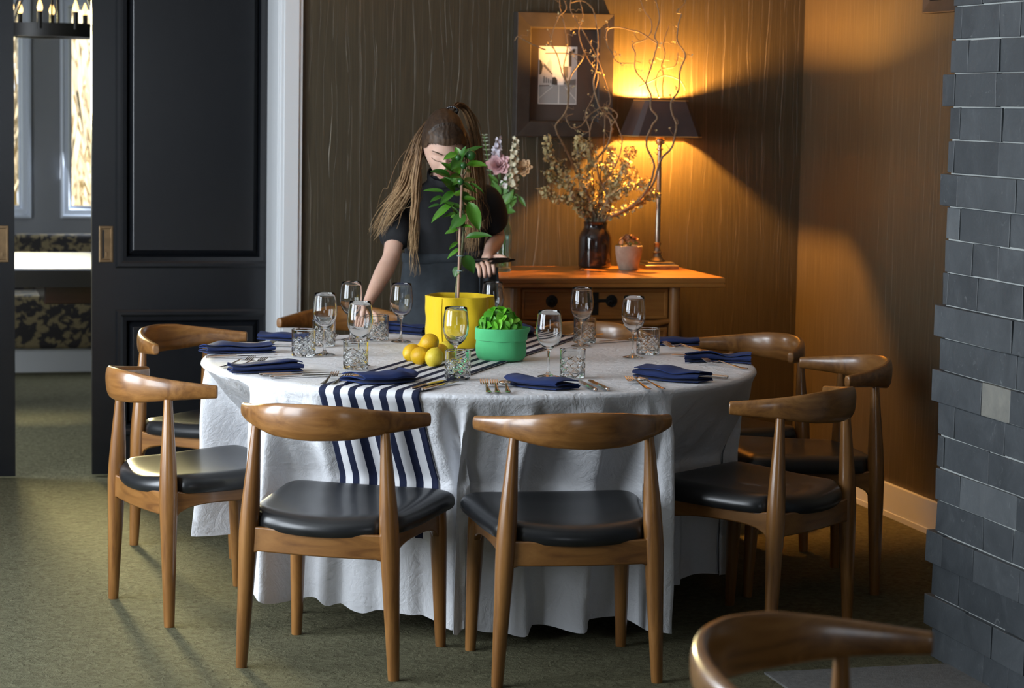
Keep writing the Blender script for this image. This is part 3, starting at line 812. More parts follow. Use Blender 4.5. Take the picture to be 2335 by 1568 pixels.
def leaf_mesh(name, mat, fold=.25, curl=.25, wide=.5, pw_=.85):
    m = MB(); NL = 8
    def P(u, v):
        w = math.sin(PI * min(1, u ** pw_)) ** .8 * wide * .5 if 0 < u < 1 else .004
        s = (v - .5) * 2
        return (u, s * w, abs(s) * w * fold * 2 - curl * u * u + .04 * math.sin(u * 9) * s * s * wide)
    m.grid(P, NL, 4); return m.mesh(name, mat, angle=60)
def orient(o, base, tip, nrm, wscale):
    d = tip - base; L = d.length; x = d / L; y = nrm.cross(x)
    if y.length < 1e-4: y = x.orthogonal()
    y.normalize(); z = x.cross(y)
    R = Matrix((x, y, z)).transposed().to_4x4()
    o.matrix_basis = Matrix.Translation(base) @ R @ Matrix.Diagonal((L, wscale, L * .8, 1))

CX, CY = 1.768, 7.520
tree = thing('potted_citrus_tree', 'young citrus tree tied to a cane, growing in a yellow canvas pot', 'plant', (CX, CY, TT))
m = MB(); SEG = 64
def rw(r, z, a, i):
    k = 1 + .045 * math.cos(6 * a + .6) + .015 * math.sin(11 * a + z * 30) + .02 * math.cos(3 * a + 1)
    return r * (lerp(1, k, sstep(0, .1, z)) + .034 * noise.noise(Vector((math.cos(a) * 2.6, math.sin(a) * 2.6, z * 20))))
m.lathe([(0, .001), (.098, .0), (.106, .004)] + [(.108 + .004 * i / 12, (.008 + .160 * i / 12)) for i in range(13)] + [(.1125, .171), (.1105, .172), (.1085, .169), (.106, .12), (.104, .10), (0, .10)], SEG, fn=rw)
m.build('pot', M['yellow'], tree)
m = MB()
for ang in (-2.32, -.55): m.tube([((.1095 + .003 * z / .15) * math.cos(ang) * rw(1, z, ang, 0), (.1095 + .003 * z / .15) * math.sin(ang) * rw(1, z, ang, 0), z) for z in [.01 + .159 * i / 10 for i in range(11)]], .0022, 6)
m.build('seam', M['yellow'], tree)
m = MB(); m.lathe([(0, .128), (.05, .13), (.103, .126), (.103, .11), (0, .11)], 32, fn=lambda r, z, a, i: r * (1 + .01 * math.sin(5 * a))); m.build('soil', M['soil'], tree)
def tp(px, pz, d=0.0): return EX * px + EY * d + EZ * pz       # point in the tree's own frame
m = MB(); m.tube([tp(-.010, .11), tp(-.006, .20), tp(-.003, .25, .004), tp(.008, .32, .01), tp(.012, .42, .008), tp(.004, .50, 0), tp(.000, .56, -.004), tp(.004, .60, -.004), tp(.018, .64, 0), tp(.024, .66, 0)],
               [.0085, .0075, .0062, .0045, .0042, .0038, .0034, .003, .0024, .0015], 10)
for a, c in (((.004, .60), (-.012, .655)), ((.002, .55), (.02, .60)), ((.0, .52), (-.02, .57)), ((.010, .37), (.018, .39))): m.tube([tp(*a), tp(*c, -.01)], [.002, .0012], 6)
m.build('trunk', M['bark'], tree)
m = MB(); m.tube([tp(-.004, .11, -.012), tp(-.001, .40, -.012), tp(.003, .575, -.010)], .0042, 10); m.build('cane', M['cane'], tree)
m = MB()
for z in (.255, .305): m.tube([tp(.002 + .011 * math.cos(a), z, -.004 + .014 * math.sin(a)) for a in [2 * PI * i / 12 for i in range(13)]], .0025, 6)
m.build('tie', M['tie'], tree)
LM = leaf_mesh('leaf', M['citrus']); xr = random.Random(4)
for bx, bz, tx, tz, w, d in [(.016, .606, .083, .615, .034, -.02), (-.016, .643, -.058, .630, .026, -.03), (-.025, .581, -.064, .618, .022, -.02), (-.035, .566, -.095, .593, .034, -.03), (.003, .566, -.031, .574, .026, -.05),
    (-.019, .515, -.058, .565, .042, -.04), (-.055, .513, -.122, .528, .018, -.01), (-.019, .518, -.069, .484, .030, -.05), (-.060, .499, -.102, .489, .021, -.02), (-.022, .477, -.101, .426, .033, -.03),
    (-.069, .473, -.109, .467, .012, .0), (.025, .484, .066, .397, .048, -.03), (.017, .442, -.031, .401, .044, -.045), (-.007, .391, -.052, .382, .021, -.02), (.017, .363, .099, .385, .030, -.03),
    (-.007, .350, -.036, .331, .015, -.02), (.004, .329, -.045, .300, .018, -.02), (.010, .305, .051, .255, .050, -.03), (-.004, .268, -.019, .236, .030, -.02), (.013, .266, .028, .273, .02, .02),
    (.028, .547, .079, .520, .012, -.01), (.004, .518, .031, .474, .036, .01), (-.015, .445, -.061, .437, .015, -.02), (.0, .62, -.02, .665, .03, .01), (.004, .62, .006, .668, .028, -.03), (-.01, .60, -.035, .655, .026, .03),
    (.01, .55, .05, .565, .03, .05), (.0, .5, .04, .51, .03, .06), (.0, .44, .03, .46, .03, .06), (.0, .56, -.05, .55, .03, .05), (-.005, .625, -.03, .60, .034, -.06), (.01, .63, .03, .66, .022, -.02)] + [(.004 + xr.uniform(-.01, .01), zb, .004 + xr.uniform(.03, .07) * xr.choice((-1, 1)), zb + xr.uniform(-.03, .05), xr.uniform(.018, .034), xr.uniform(-.05, .06)) for zb in [.40 + .0135 * q for q in range(18)]]:
    o = link('leaf', LM, tree); dd = rnd.uniform(-.012, .012)
    orient(o, tp(bx, bz, d * .2), tp(tx, tz, d + dd), (EZ * .8 - EY * .7 + EX * rnd.uniform(-.4, .4)).normalized(), max(w * 2.0, .02))
for x, z, r, d in ((.032, .640, .0168, -.01), (.008, .606, .0118, -.035), (.0, .553, .0118, -.035), (-.010, .632, .010, -.04)):
    m = MB(); c = tp(x, z, d); m.ball(c, r, 16, 10, 0, (1, 1, 1.02)); m.ball(c + EZ * -r * .98, r * .12, 6, 4); m.build('green_fruit', M['lime'], tree)

GX, GY = 1.812, 7.115
bas = thing('potted_basil', 'bushy basil in a green canvas pot with a turned-down cuff', 'plant', (GX, GY, TT))
def gw(r, z, a, i): return r * (1 + .055 * noise.noise(Vector((math.cos(a) * 2.2, math.sin(a) * 2.2, z * 26 + 5))) + .012 * math.cos(5 * a + z * 40))
m = MB(); m.lathe([(0, .001), (.064, 0), (.074, .005), (.079, .014), (.0805, .028), (.0795, .045), (.078, .060), (.0795, .07), (.079, .085), (.074, .085), (.072, .05), (0, .05)], 48, fn=gw); m.build('pot', M['green'], bas)
def cw_(r, z, a, i): return r * (1 + .05 * noise.noise(Vector((math.cos(a) * 1.8, math.sin(a) * 1.8, 9 + z * 20))) + (.13 * max(0, math.cos(a - .0)) ** 12 if z > .09 else 0) + .09 * max(0, math.cos(a + 2.6)) ** 10 * (z > .09))
m = MB(); m.lathe([(.0805, .064), (.0845, .066), (.0850, .080), (.0845, .098), (.0835, .1035), (.0815, .104), (.0800, .1), (.0800, .07)], 48, closed=True, fn=cw_); m.build('cuff', M['green'], bas)
m = MB(); m.lathe([(0, .078), (.03, .08), (.072, .076), (.072, .06), (0, .06)], 24); m.build('soil', M['soil'], bas)
m = MB()
for k in range(9):
    a = rnd.uniform(0, 6.28); r = rnd.uniform(0, .03); m.tube([(r * math.cos(a), r * math.sin(a), .075), (r * 1.5 * math.cos(a), r * 1.5 * math.sin(a), .135)], [.002, .0015], 5)
m.build('stems', M['basil'], bas)
BL = leaf_mesh('leaf', M['basil'], .45, .5, .82, .75)
for k in range(46):
    q = (k + .5) / 46; a = k * 2.39996; ph = math.acos(1 - q * .95)
    R_ = .066; c = Vector((-.006 + R_ * math.sin(ph) * math.cos(a), R_ * math.sin(ph) * math.sin(a) * .95, .090 + .075 * math.cos(ph)))
    if c.z < .110: c.z = max(c.z, .112)
    out = Vector((c.x, c.y, (c.z - .08) * .9)).normalized(); tdir = (out.cross(Vector((rnd.uniform(-1, 1), rnd.uniform(-1, 1), .4)))).normalized()
    L_ = rnd.uniform(.030, .052)
    o = link('leaf', BL, bas); orient(o, c - tdir * L_ * .4 - out * .006, c + tdir * L_ * .6 - EZ * .004, out, L_ * .95)

def lemonmat(name, c1, c2): return mottled(name, c1, c2, 12, .38, .25, 380, Subsurface_Weight=.08, Subsurface_Scale=.01)
M['lemon'] = lemonmat('lemon_skin', (.74, .40, .006), (.82, .52, .01)); M['lemon2'] = lemonmat('pale_lemon_skin', (.74, .56, .04), (.80, .62, .05))
def lemon_mesh(mat):
    m = MB(); n = 18; prof = []
    for i in range(n + 1):
        t = i / n; a = PI * t; r = .0285 * math.sin(a); x = -.0315 * math.cos(a)
        if t < .07: x -= .002 * (1 - t / .07)
        if t > .93: x += .003 * (t - .93) / .07
        prof.append((max(r, .0003), x))
    m.lathe(prof, 20, cap=True); return m.mesh('lemon', mat, angle=80)
LA, LB = lemon_mesh(M['lemon']), lemon_mesh(M['lemon2'])
for x, y, z, rx, rz, me, lab in [
    (1.522, 6.997, .0288, 1.2, .4, LA, 'orange-yellow lemon at the front left of the pile, stem dot towards us'),
    (1.516, 7.085, .0288, 1.3, 2.1, LA, 'lemon farthest left in the pile on the cloth'),
    (1.556, 6.944, .0288, .3, 1.0, LB, 'paler greenish lemon at the front right of the pile'),
    (1.605, 7.080, .0288, 1.4, 2.9, LA, 'lemon behind the paler one, touching the wine glass bowl in view'),
    (1.560, 7.035, .0650, 1.1, .9, LA, 'lemon on top of the pile'),
    (1.577, 7.175, .0288, 1.3, .2, LA, 'lemon at the back of the pile, peeping out left of the top one'),
    (1.645, 7.160, .0288, 1.2, 1.9, LB, 'pale lemon between the pile and the yellow pot\'s foot')]:
    o = link('lemon', me); o.location = (x, y, TT + z); o.rotation_euler = (rx, 0, rz); tag(o, lab, 'lemon', 'lemons piled by the yellow pot')
# ------------------------------------------------------------------ sideboard
SBT = .893
sb = thing('sideboard', 'antique honey-brown wooden sideboard with round iron plates against the back wall', 'sideboard', (2.59, 8.92, 0))
def sbx(x): return x - 2.59
m = MB(); y0, y1 = 8.605 - 8.92, 9.238 - 8.92
rings = []
for (ins, z) in [(.012, .853), (.004, .8545), (.0, .858), (.0, .866), (.003, .8685), (.003, .871), (.0, .8735), (.0, .889), (.003, .893)]:
    rings.append([(sbx(2.085) + ins, y0 + ins, z), (sbx(3.098) - ins, y0 + ins, z), (sbx(3.098) - ins, y1, z), (sbx(2.085) + ins, y1, z)])
m.loft(rings); m.build('top', M['cab'], sb, smooth=False)
for x in (2.263, 2.913):
    for y in (8.672, 9.19):
        m = MB(); m.lathe([(0, 0), (.021, 0), (.023, .4), (.022, .853), (0, .853)], 16, c=(sbx(x), y - 8.92, 0)); m.build('post', M['cab_z'], sb)
m = MB(); m.box(sbx(2.255), sbx(2.92), 8.69 - 8.92, 9.215 - 8.92, .20, .852); m.build('carcass', M['cab_d'], sb, smooth=False)
for (z0, z1, nm) in ((.725, .845, 'drawer'), (.26, .690, 'door')):
    for i in range(1 if nm == 'drawer' else 2):
        xa, xb = (2.288, 2.888) if nm == 'drawer' else ((2.288, 2.586), (2.592, 2.888))[i]
        m = MB(); ogee(m, sbx(xa), sbx(xb), z0, z1, 8.69 - 8.92, 0, [(0, 0), (0, .012), (.004, .014), (.012, .014), (.016, .008), (.020, .008)])
        m.box(sbx(xa) + .02, sbx(xb) - .02, 8.69 - 8.92 - .0085, 8.69 - 8.92, z0 + .02, z1 - .02); d = m.build(nm, M['cab'], sb, smooth=False)
        if nm == 'drawer':
            for hx in (2.41, 2.765) if False else (2.412, 2.655):
                m = MB(); m.lathe([(0, 0), (.024, 0), (.024, .002), (.010, .0035), (.006, .010), (0, .011)], 20)
                r = Matrix.Translation((sbx(hx), 8.69 - 8.92 - .0085, .797)) @ Matrix.Rotation(PI / 2, 4, 'X'); m.v = [tuple(r @ Vector(p)) for p in m.v]
                m.tube([(sbx(hx) + .014 * math.cos(a), 8.69 - 8.92 - .016 - .003 * math.sin(a), .788 + .014 * math.sin(a)) for a in [2 * PI * k / 14 for k in range(15)]], .0022, 6)
                m.build('ring_pull', M['iron'], d)
            m = MB(); m.box(sbx(2.574), sbx(2.602), 8.69 - 8.92 - .0105, 8.69 - 8.92 - .008, .742, .838); m.box(sbx(2.602), sbx(2.645), 8.69 - 8.92 - .013, 8.69 - 8.92 - .008, .792, .804)
            m.lathe([(0, 0), (.012, 0), (.012, .004), (0, .006)], 14, c=(sbx(2.588), 8.69 - 8.92 - .012, .79)); m.build('lock_plate', M['iron'], d, smooth=False)
        else:
            m = MB(); ogee(m, sbx(xa) + .035, sbx(xb) - .035, z0 + .035, z1 - .035, 8.69 - 8.92 - .0085, 0, [(0, 0), (.003, .004), (.012, .004), (.015, 0)]); m.build('moulding', M['cab'], d, smooth=False)
m = MB(); m.tube([(sbx(x), 8.674 - 8.92, .708 + (.010 if k in (0, 10) else 0)) for k, x in enumerate([2.275 + .0626 * i for i in range(11)])], [.010, .013] + [.0115] * 7 + [.013, .010], 10); m.build('rail', M['cab'], sb)
m = MB(); m.box(sbx(2.27), sbx(2.905), 8.668 - 8.92, 8.69 - 8.92, .18, .235); m.build('apron', M['cab_d'], sb, smooth=False, bevel=.004)

# ------------------------------------------------------------------ table lamp with its own light
lx, ly = 2.985, 9.128
M['pewter'] = mottled('tarnished_silver', (.30, .26, .21), (.45, .40, .33), 25, .32, 0, 60, 1.0)
M['shade'] = mottled('charcoal_shade_card', (.034, .028, .032), (.046, .038, .042), 10, .6)
M['gilt'] = plain('gilt_lining', (.60, .40, .14), .4, .4)
lamp = thing('table_lamp', 'lit table lamp with tapering charcoal shade and slim silver column on the sideboard', 'lamp', (lx, ly, SBT))
m = MB(); m.loft([[(sx * w, sy * w, z) for sx, sy in ((-1, -1), (1, -1), (1, 1), (-1, 1))] for w, z in ((.072, 0), (.072, .014), (.068, .017), (.060, .019), (.057, .026), (.054, .028))]); m.build('base', M['pewter'], lamp, smooth=False)
m = MB(); m.lathe([(0, .026), (.032, .028), (.034, .032), (.030, .037), (.022, .044), (.017, .056), (.0165, .060), (.020, .063), (.020, .067), (.014, .070), (.011, .085), (.013, .098), (.0155, .101), (.0155, .105), (.0115, .108), (.0105, .30), (.0088, .475), (.0088, .485), (.0135, .489), (.0135, .494), (.009, .498), (.009, .508), (.016, .513), (.0185, .523), (.0185, .530), (.012, .534), (.020, .540), (.020, .560), (.012, .565), (0, .565)], 24); m.build('column', M['pewter'], lamp)
def shade_ring(wx, wy, z, c):
    return [(-wx + c, -wy, z), (wx - c, -wy, z), (wx, -wy + c, z), (wx, wy - c, z), (wx - c, wy, z), (-wx + c, wy, z), (-wx, wy - c, z), (-wx, -wy + c, z)]
zb_, zt_ = 1.437 - SBT, 1.583 - SBT
m = MB(); m.loft([shade_ring(.149, .112, zb_, .022), shade_ring(.092, .092, zt_, .016)], cap=False); m.build('shade', M['shade'], lamp, smooth=False, solid=.0015)
m = MB(); m.loft([shade_ring(.1465, .1095, zb_ + .001, .022), shade_ring(.0895, .0895, zt_ - .001, .016)], cap=False); m.build('shade_lining', M['gilt'], lamp, smooth=False)
m = MB()
for (wx, wy, z, c) in ((.149, .112, zb_, .022), (.092, .092, zt_, .016)):
    r = shade_ring(wx, wy, z, c); m.tube(r + [r[0]], .0022, 6)
m.build('trim_wire', M['gilt'], lamp)
m = MB(); m.tube([(-.088, 0, zt_ - .006), (.088, 0, zt_ - .006)], .0014, 6); m.tube([(0, -.088, zt_ - .006), (0, .088, zt_ - .006)], .0014, 6); m.build('carrier', M['pewter'], lamp)
bl = bpy.data.lights.new('lamp_bulb', 'POINT'); bl.energy = LAMP_W; bl.color = (1.0, .43, .075); bl.shadow_soft_size = .016
bo = bpy.data.objects.new('lamp_bulb', bl); COL.objects.link(bo); bo.location = (lx, ly, 1.552)

# ------------------------------------------------------------------ framed photograph on the back wall
pf = thing('framed_picture', 'deep black-framed photograph of a city street hanging on the back wall', 'picture', (2.594, YB, 1.68))
M['frame'] = mottled('dark_frame', (.030, .024, .020), (.045, .036, .030), 18, .6, Specular_IOR_Level=.3); M['mat_board'] = plain('brown_mount', (.058, .042, .034), .55)
m = MB(); ogee(m, -.206, .206, -.252, .252, -.004, 0, [(0, -.004), (0, .058), (.002, .060), (.058, .050), (.062, .046), (.064, .018), (.066, -.002)]); m.build('frame', M['frame'], pf, smooth=False)
m = MB(); m.box(-.15, .15, -.012, -.006, -.195, .195); m.build('mount', M['mat_board'], pf, smooth=False)
px0, px1, pz0, pz1 = -.098, .060, -.116, .114
m = MB(); cols = [(.62, .60, .57), (.80, .78, .74), (.30, .30, .29), (.13, .13, .125), (.045, .045, .042), (.45, .44, .42)]
pm = [plain('print_tone_%s' % n_, c, .4) for n_, c in zip(('border', 'sky', 'road', 'roof', 'ink', 'stone'), cols)]
def quad(pts, mi, k): m.add([(lerp(px0, px1, x), -.0125 - .0002 * k, lerp(pz0, pz1, z)) for x, z in pts], [tuple(range(len(pts)))], mi)
quad([(-.02, -.015), (1.02, -.015), (1.02, 1.015), (-.02, 1.015)], 0, 0); quad([(0, 0), (1, 0), (1, 1), (0, 1)], 1, 1)
quad([(0, 0), (1, 0), (1, .36), (.62, .33), (.45, .33), (0, .30)], 2, 2)
quad([(0, .30), (.36, .33), (.36, .50), (.30, .60), (.14, .70), (.04, .76), (0, .78)], 5, 3); quad([(0, .50), (.06, .52), (.10, .66), (.04, .76), (0, .78)], 4, 4); quad([(.10, .66), (.36, .50), (.36, .53), (.14, .70)], 3, 4)
for i in range(4): quad([(.12 + .06 * i, .36), (.15 + .06 * i, .36), (.15 + .06 * i, .48 - .02 * i), (.12 + .06 * i, .48 - .02 * i)], 3, 5)
quad([(.20, .62), (.34, .55), (.34, .74), (.31, .75), (.29, .82), (.26, .75), (.22, .73)], 0, 2)
quad([(.34, .33), (.50, .33), (.49, .42), (.43, .47), (.36, .46)], 4, 6)
quad([(.66, .34), (1, .33), (1, .98), (.88, .97), (.88, .94), (.80, .93), (.80, .66), (.67, .66)], 5, 3); quad([(.80, .66), (.87, .66), (.87, .90), (.96, .91), (.96, .98), (.88, .97), (.88, .94), (.80, .93)], 4, 4); quad([(.67, .46), (.78, .46), (.78, .66), (.67, .66)], 3, 4); quad([(.66, .34), (1, .33), (1, .44), (.70, .40)], 3, 5)
quad([(.53, .33), (.545, .33), (.55, 0), (.52, 0)], 0, 4); quad([(.36, .30), (.38, .30), (.02, .09), (0, .09)], 0, 4); quad([(.70, .29), (.72, .29), (1, .08), (1, .06)], 0, 4); quad([(0, .30), (.28, .31), (.28, .325), (0, .318)], 4, 5)
m.build('photograph', pm, pf, smooth=False)

# ------------------------------------------------------------------ glazed jug with lichen and willow branches
JX, JY = 2.727, 9.165
M['glaze'] = mottled('brown_glaze', (.016, .009, .007), (.035, .017, .012), 9, .13, .08, 30, Coat_Weight=.5, Coat_Roughness=.05)
jug = thing('stoneware_jug', 'dark brown glazed stoneware jar on the sideboard holding tall bare branches', 'vase', (JX, JY, SBT))
m = MB(); m.lathe([(0, .001), (.060, 0), (.066, .004), (.068, .012), (.0685, .10), (.067, .125), (.062, .142), (.053, .155), (.0485, .163), (.047, .175), (.049, .183), (.050, .188), (.048, .190), (.045, .187), (.043, .165), (.058, .14), (.063, .1), (.060, .012), (0, .01)], 40); m.build('body', M['glaze'], jug)
def bpnt(x, z, d=0.0):
    dd = d * sstep(0, .12, z) + .30 * min(0, x)
    return Vector((JX, JY, SBT + .19)) + EX * x + EY * dd + EZ * z
def smooth_path(pts, n):
    out = []; P_ = [pts[0]] + pts + [pts[-1]]
    for i in range(1, len(P_) - 2):
        for k in range(n):
            t = k / n; a, b_, c, d = P_[i - 1:i + 3]
            out.append(.5 * ((2 * b_) + (c - a) * t + (2 * a - 5 * b_ + 4 * c - d) * t * t + (3 * b_ - a - 3 * c + d) * t ** 3))
    out.append(P_[-2]); return out
M['twig'] = mottled('bare_twig', (.14, .09, .045), (.30, .21, .12), 30, .6); M['lichen_bark'] = mottled('lichen_bark', (.12, .10, .07), (.34, .30, .22), 40, .85)
M['lichen'] = mottled('pale_lichen', (.46, .38, .17), (.70, .60, .33), 60, .9, Subsurface_Weight=.1, Subsurface_Scale=.01)
LB = [[(-0.036, 0.002), (-0.094, 0.094), (-0.141, 0.215), (-0.199, 0.255), (-0.204, 0.336)], [(-0.025, 0.007), (-0.083, 0.076), (-0.165, 0.099), (-0.221, 0.123)], [(-0.002, 0.013), (-0.049, 0.141), (-0.072, 0.197), (-0.083, 0.302), (-0.078, 0.342)], [(0.009, 0.013), (-0.014, 0.123), (-0.034, 0.197), (-0.025, 0.255), (-0.049, 0.326)], [(0.027, 0.02), (0.062, 0.099), (0.078, 0.157), (0.107, 0.233), (0.119, 0.244)], [(0.043, 0.013), (0.112, 0.049), (0.177, 0.083), (0.217, 0.128), (0.233, 0.118)], [(0.033, 0.025), (0.067, 0.163), (0.043, 0.215), (-0.014, 0.239)], [(0.013, 0.009), (0.049, 0.096), (0.078, 0.128), (0.141, 0.152), (0.212, 0.157)], [(-0.011, 0.009), (-0.051, 0.081), (-0.105, 0.136), (-0.174, 0.172), (-0.192, 0.199)], [(0.018, 0.013), (0.025, 0.118), (0.049, 0.199), (0.062, 0.253), (0.049, 0.298)]]
WB = [[(0.025, 0.0), (0.056, 0.025), (0.049, 0.099), (0.009, 0.181), (-0.002, 0.255), (0.033, 0.302), (0.052, 0.36), (0.049, 0.416), (0.011, 0.458), (-0.011, 0.507), (-0.024, 0.57), (-0.011, 0.642), (-0.011, 0.769), (-0.033, 0.863), (-0.078, 0.895), (-0.123, 0.886)], [(-0.014, 0.0), (-0.033, 0.081), (-0.105, 0.244), (-0.132, 0.298), (-0.174, 0.383), (-0.145, 0.429), (-0.127, 0.47), (-0.127, 0.544), (-0.112, 0.601), (-0.071, 0.66), (-0.083, 0.678), (-0.15, 0.684), (-0.221, 0.682)], [(-0.127, 0.47), (-0.123, 0.544), (-0.15, 0.597), (-0.174, 0.678), (-0.199, 0.733), (-0.174, 0.823), (-0.141, 0.868), (-0.174, 0.95)], [(0.033, 0.0), (0.112, 0.045), (0.185, 0.118), (0.226, 0.23), (0.192, 0.322), (0.21, 0.393), (0.233, 0.434), (0.206, 0.47), (0.206, 0.521), (0.186, 0.568), (0.206, 0.637), (0.219, 0.693), (0.228, 0.729), (0.215, 0.756), (0.233, 0.827), (0.215, 0.914), (0.23, 0.986)], [(0.033, 0.0), (0.13, 0.063), (0.217, 0.154), (0.251, 0.259), (0.289, 0.304), (0.302, 0.336), (0.311, 0.405), (0.293, 0.452), (0.289, 0.497), (0.317, 0.544), (0.32, 0.619), (0.34, 0.682), (0.308, 0.738), (0.308, 0.794), (0.32, 0.845), (0.302, 0.854), (0.335, 0.899), (0.329, 0.986)], [(0.206, 0.521), (0.186, 0.568), (0.143, 0.62), (0.141, 0.687), (0.13, 0.724), (0.185, 0.747), (0.206, 0.805), (0.175, 0.859), (0.152, 0.914)], [(0.228, 0.729), (0.166, 0.769), (0.13, 0.778), (0.069, 0.791), (0.025, 0.778), (0.027, 0.72), (0.049, 0.687), (0.072, 0.651), (0.139, 0.648)], [(0.163, 0.555), (0.212, 0.579), (0.266, 0.602), (0.329, 0.582), (0.351, 0.543)], [(0.248, 0.512), (0.233, 0.57), (0.251, 0.624), (0.311, 0.642), (0.32, 0.696)], [(0.266, 0.512), (0.262, 0.552), (0.266, 0.602), (0.257, 0.642), (0.27, 0.687), (0.262, 0.733), (0.284, 0.805)], [(0.029, 0.443), (0.049, 0.497), (0.027, 0.57), (-0.014, 0.678), (-0.083, 0.796), (-0.123, 0.859), (-0.114, 0.95)], [(0.049, 0.389), (0.076, 0.44), (0.025, 0.47), (-0.033, 0.44), (-0.072, 0.393), (-0.112, 0.385), (-0.132, 0.425), (-0.105, 0.44)], [(0.025, 0.154), (0.076, 0.241), (0.098, 0.326), (0.08, 0.389), (0.049, 0.44), (0.004, 0.443), (-0.024, 0.416), (-0.036, 0.371), (-0.065, 0.371)], [(-0.033, 0.371), (-0.051, 0.44), (-0.024, 0.507), (-0.005, 0.597), (-0.033, 0.642), (-0.065, 0.696), (-0.087, 0.769), (-0.072, 0.841), (-0.09, 0.914)], [(-0.127, 0.544), (-0.145, 0.624), (-0.132, 0.715), (-0.148, 0.805), (-0.168, 0.877), (-0.159, 0.95)], [(-0.221, 0.696), (-0.271, 0.715), (-0.313, 0.736), (-0.336, 0.747), (-0.347, 0.729)]]
def flake(m, p, s, r, mi=0):
    """one crinkled lichen lobe: a few ragged triangles round a point"""
    n = 5; vs = [p]
    ax = Vector((r.uniform(-1, 1), r.uniform(-1, 1), r.uniform(-1, 1))).normalized(); b1 = ax.orthogonal().normalized(); b2 = ax.cross(b1)
    for k in range(n):
        a = 2 * PI * k / n + r.uniform(-.3, .3); q = s * r.uniform(.5, 1.2); vs.append(p + (b1 * math.cos(a) + b2 * math.sin(a)) * q + ax * r.uniform(-.5, .7) * s)
    m.add(vs, [(0, 1 + k, 1 + (k + 1) % n) for k in range(n)], mi)
lr = random.Random(21)
LIL = ['lichen branch curving up left to the picture frame\'s lower edge', 'lichen branch stretching lowest to the left over the sideboard', 'upright lichen branch left of the jar\'s centre line', 'lichen branch standing nearly straight above the jar\'s mouth',
       'lichen branch slanting right towards the seed heads', 'thick lichen branch arching right across the lamp column', 'lichen branch bending back left above the jar', 'lichen branch running level to the right, just before the lamp column',
       'short lichen branch spreading left between two longer ones', 'lichen branch rising right of the jar\'s centre to the shade\'s height']
WIL = {0: 'willow branch passing up over the picture frame\'s right side', 1: 'willow branch forking in front of the framed photograph', 3: 'willow branch winding up the shade\'s left half, then over the bright wall', 4: 'willow branch farthest right, snaking up past the shade\'s right half', 10: 'thin willow branch climbing along the frame\'s inner right edge', 13: 'thin willow branch climbing across the frame\'s middle'}
for i, br in enumerate(LB):
    t = thing('lichen_branch', LIL[i], 'branch', (JX, JY, SBT + .19), 0, 'lichen branches in the jar')
    d = (-.05, -.02, -.09, .0, -.08, -.12, -.06, -.10, .0, -.03)[i]; base = Vector((JX, JY, SBT + .19))
    st = Vector((lr.uniform(-.02, .02), lr.uniform(-.02, .02), -.10))
    pts = smooth_path([st] + [bpnt(x, z, d) - base for x, z in br], 6); n = len(pts)
    m = MB(); m.tube(pts, [lerp(.0078, .0026, k / n) for k in range(n)], 7)
    lm = MB()
    for k in range(8, n):
        for q in range(11):
            f = lr.random(); p = lerp(pts[k - 1], pts[k], f) + Vector((lr.gauss(0, .009), lr.gauss(0, .009), lr.gauss(-.001, .010)))
            flake(lm, p, lr.uniform(.004, .0125), lr)
        if lr.random() < .5:      # side twig
            e = pts[k] + Vector((lr.uniform(-.04, .04), lr.uniform(-.03, .02), lr.uniform(-.01, .05))); m.tube([pts[k], lerp(pts[k], e, .5) + Vector((0, 0, .004)), e], [.0025, .002, .001], 5)
            for q in range(7): flake(lm, lerp(pts[k], e, lr.random()) + Vector((lr.gauss(0, .005), lr.gauss(0, .005), lr.gauss(0, .005))), lr.uniform(.004, .009), lr)
    m.build('stem', M['lichen_bark'], t); o = lm.build('lichen', M['lichen'], t, smooth=False); o['kind'] = 'stuff'
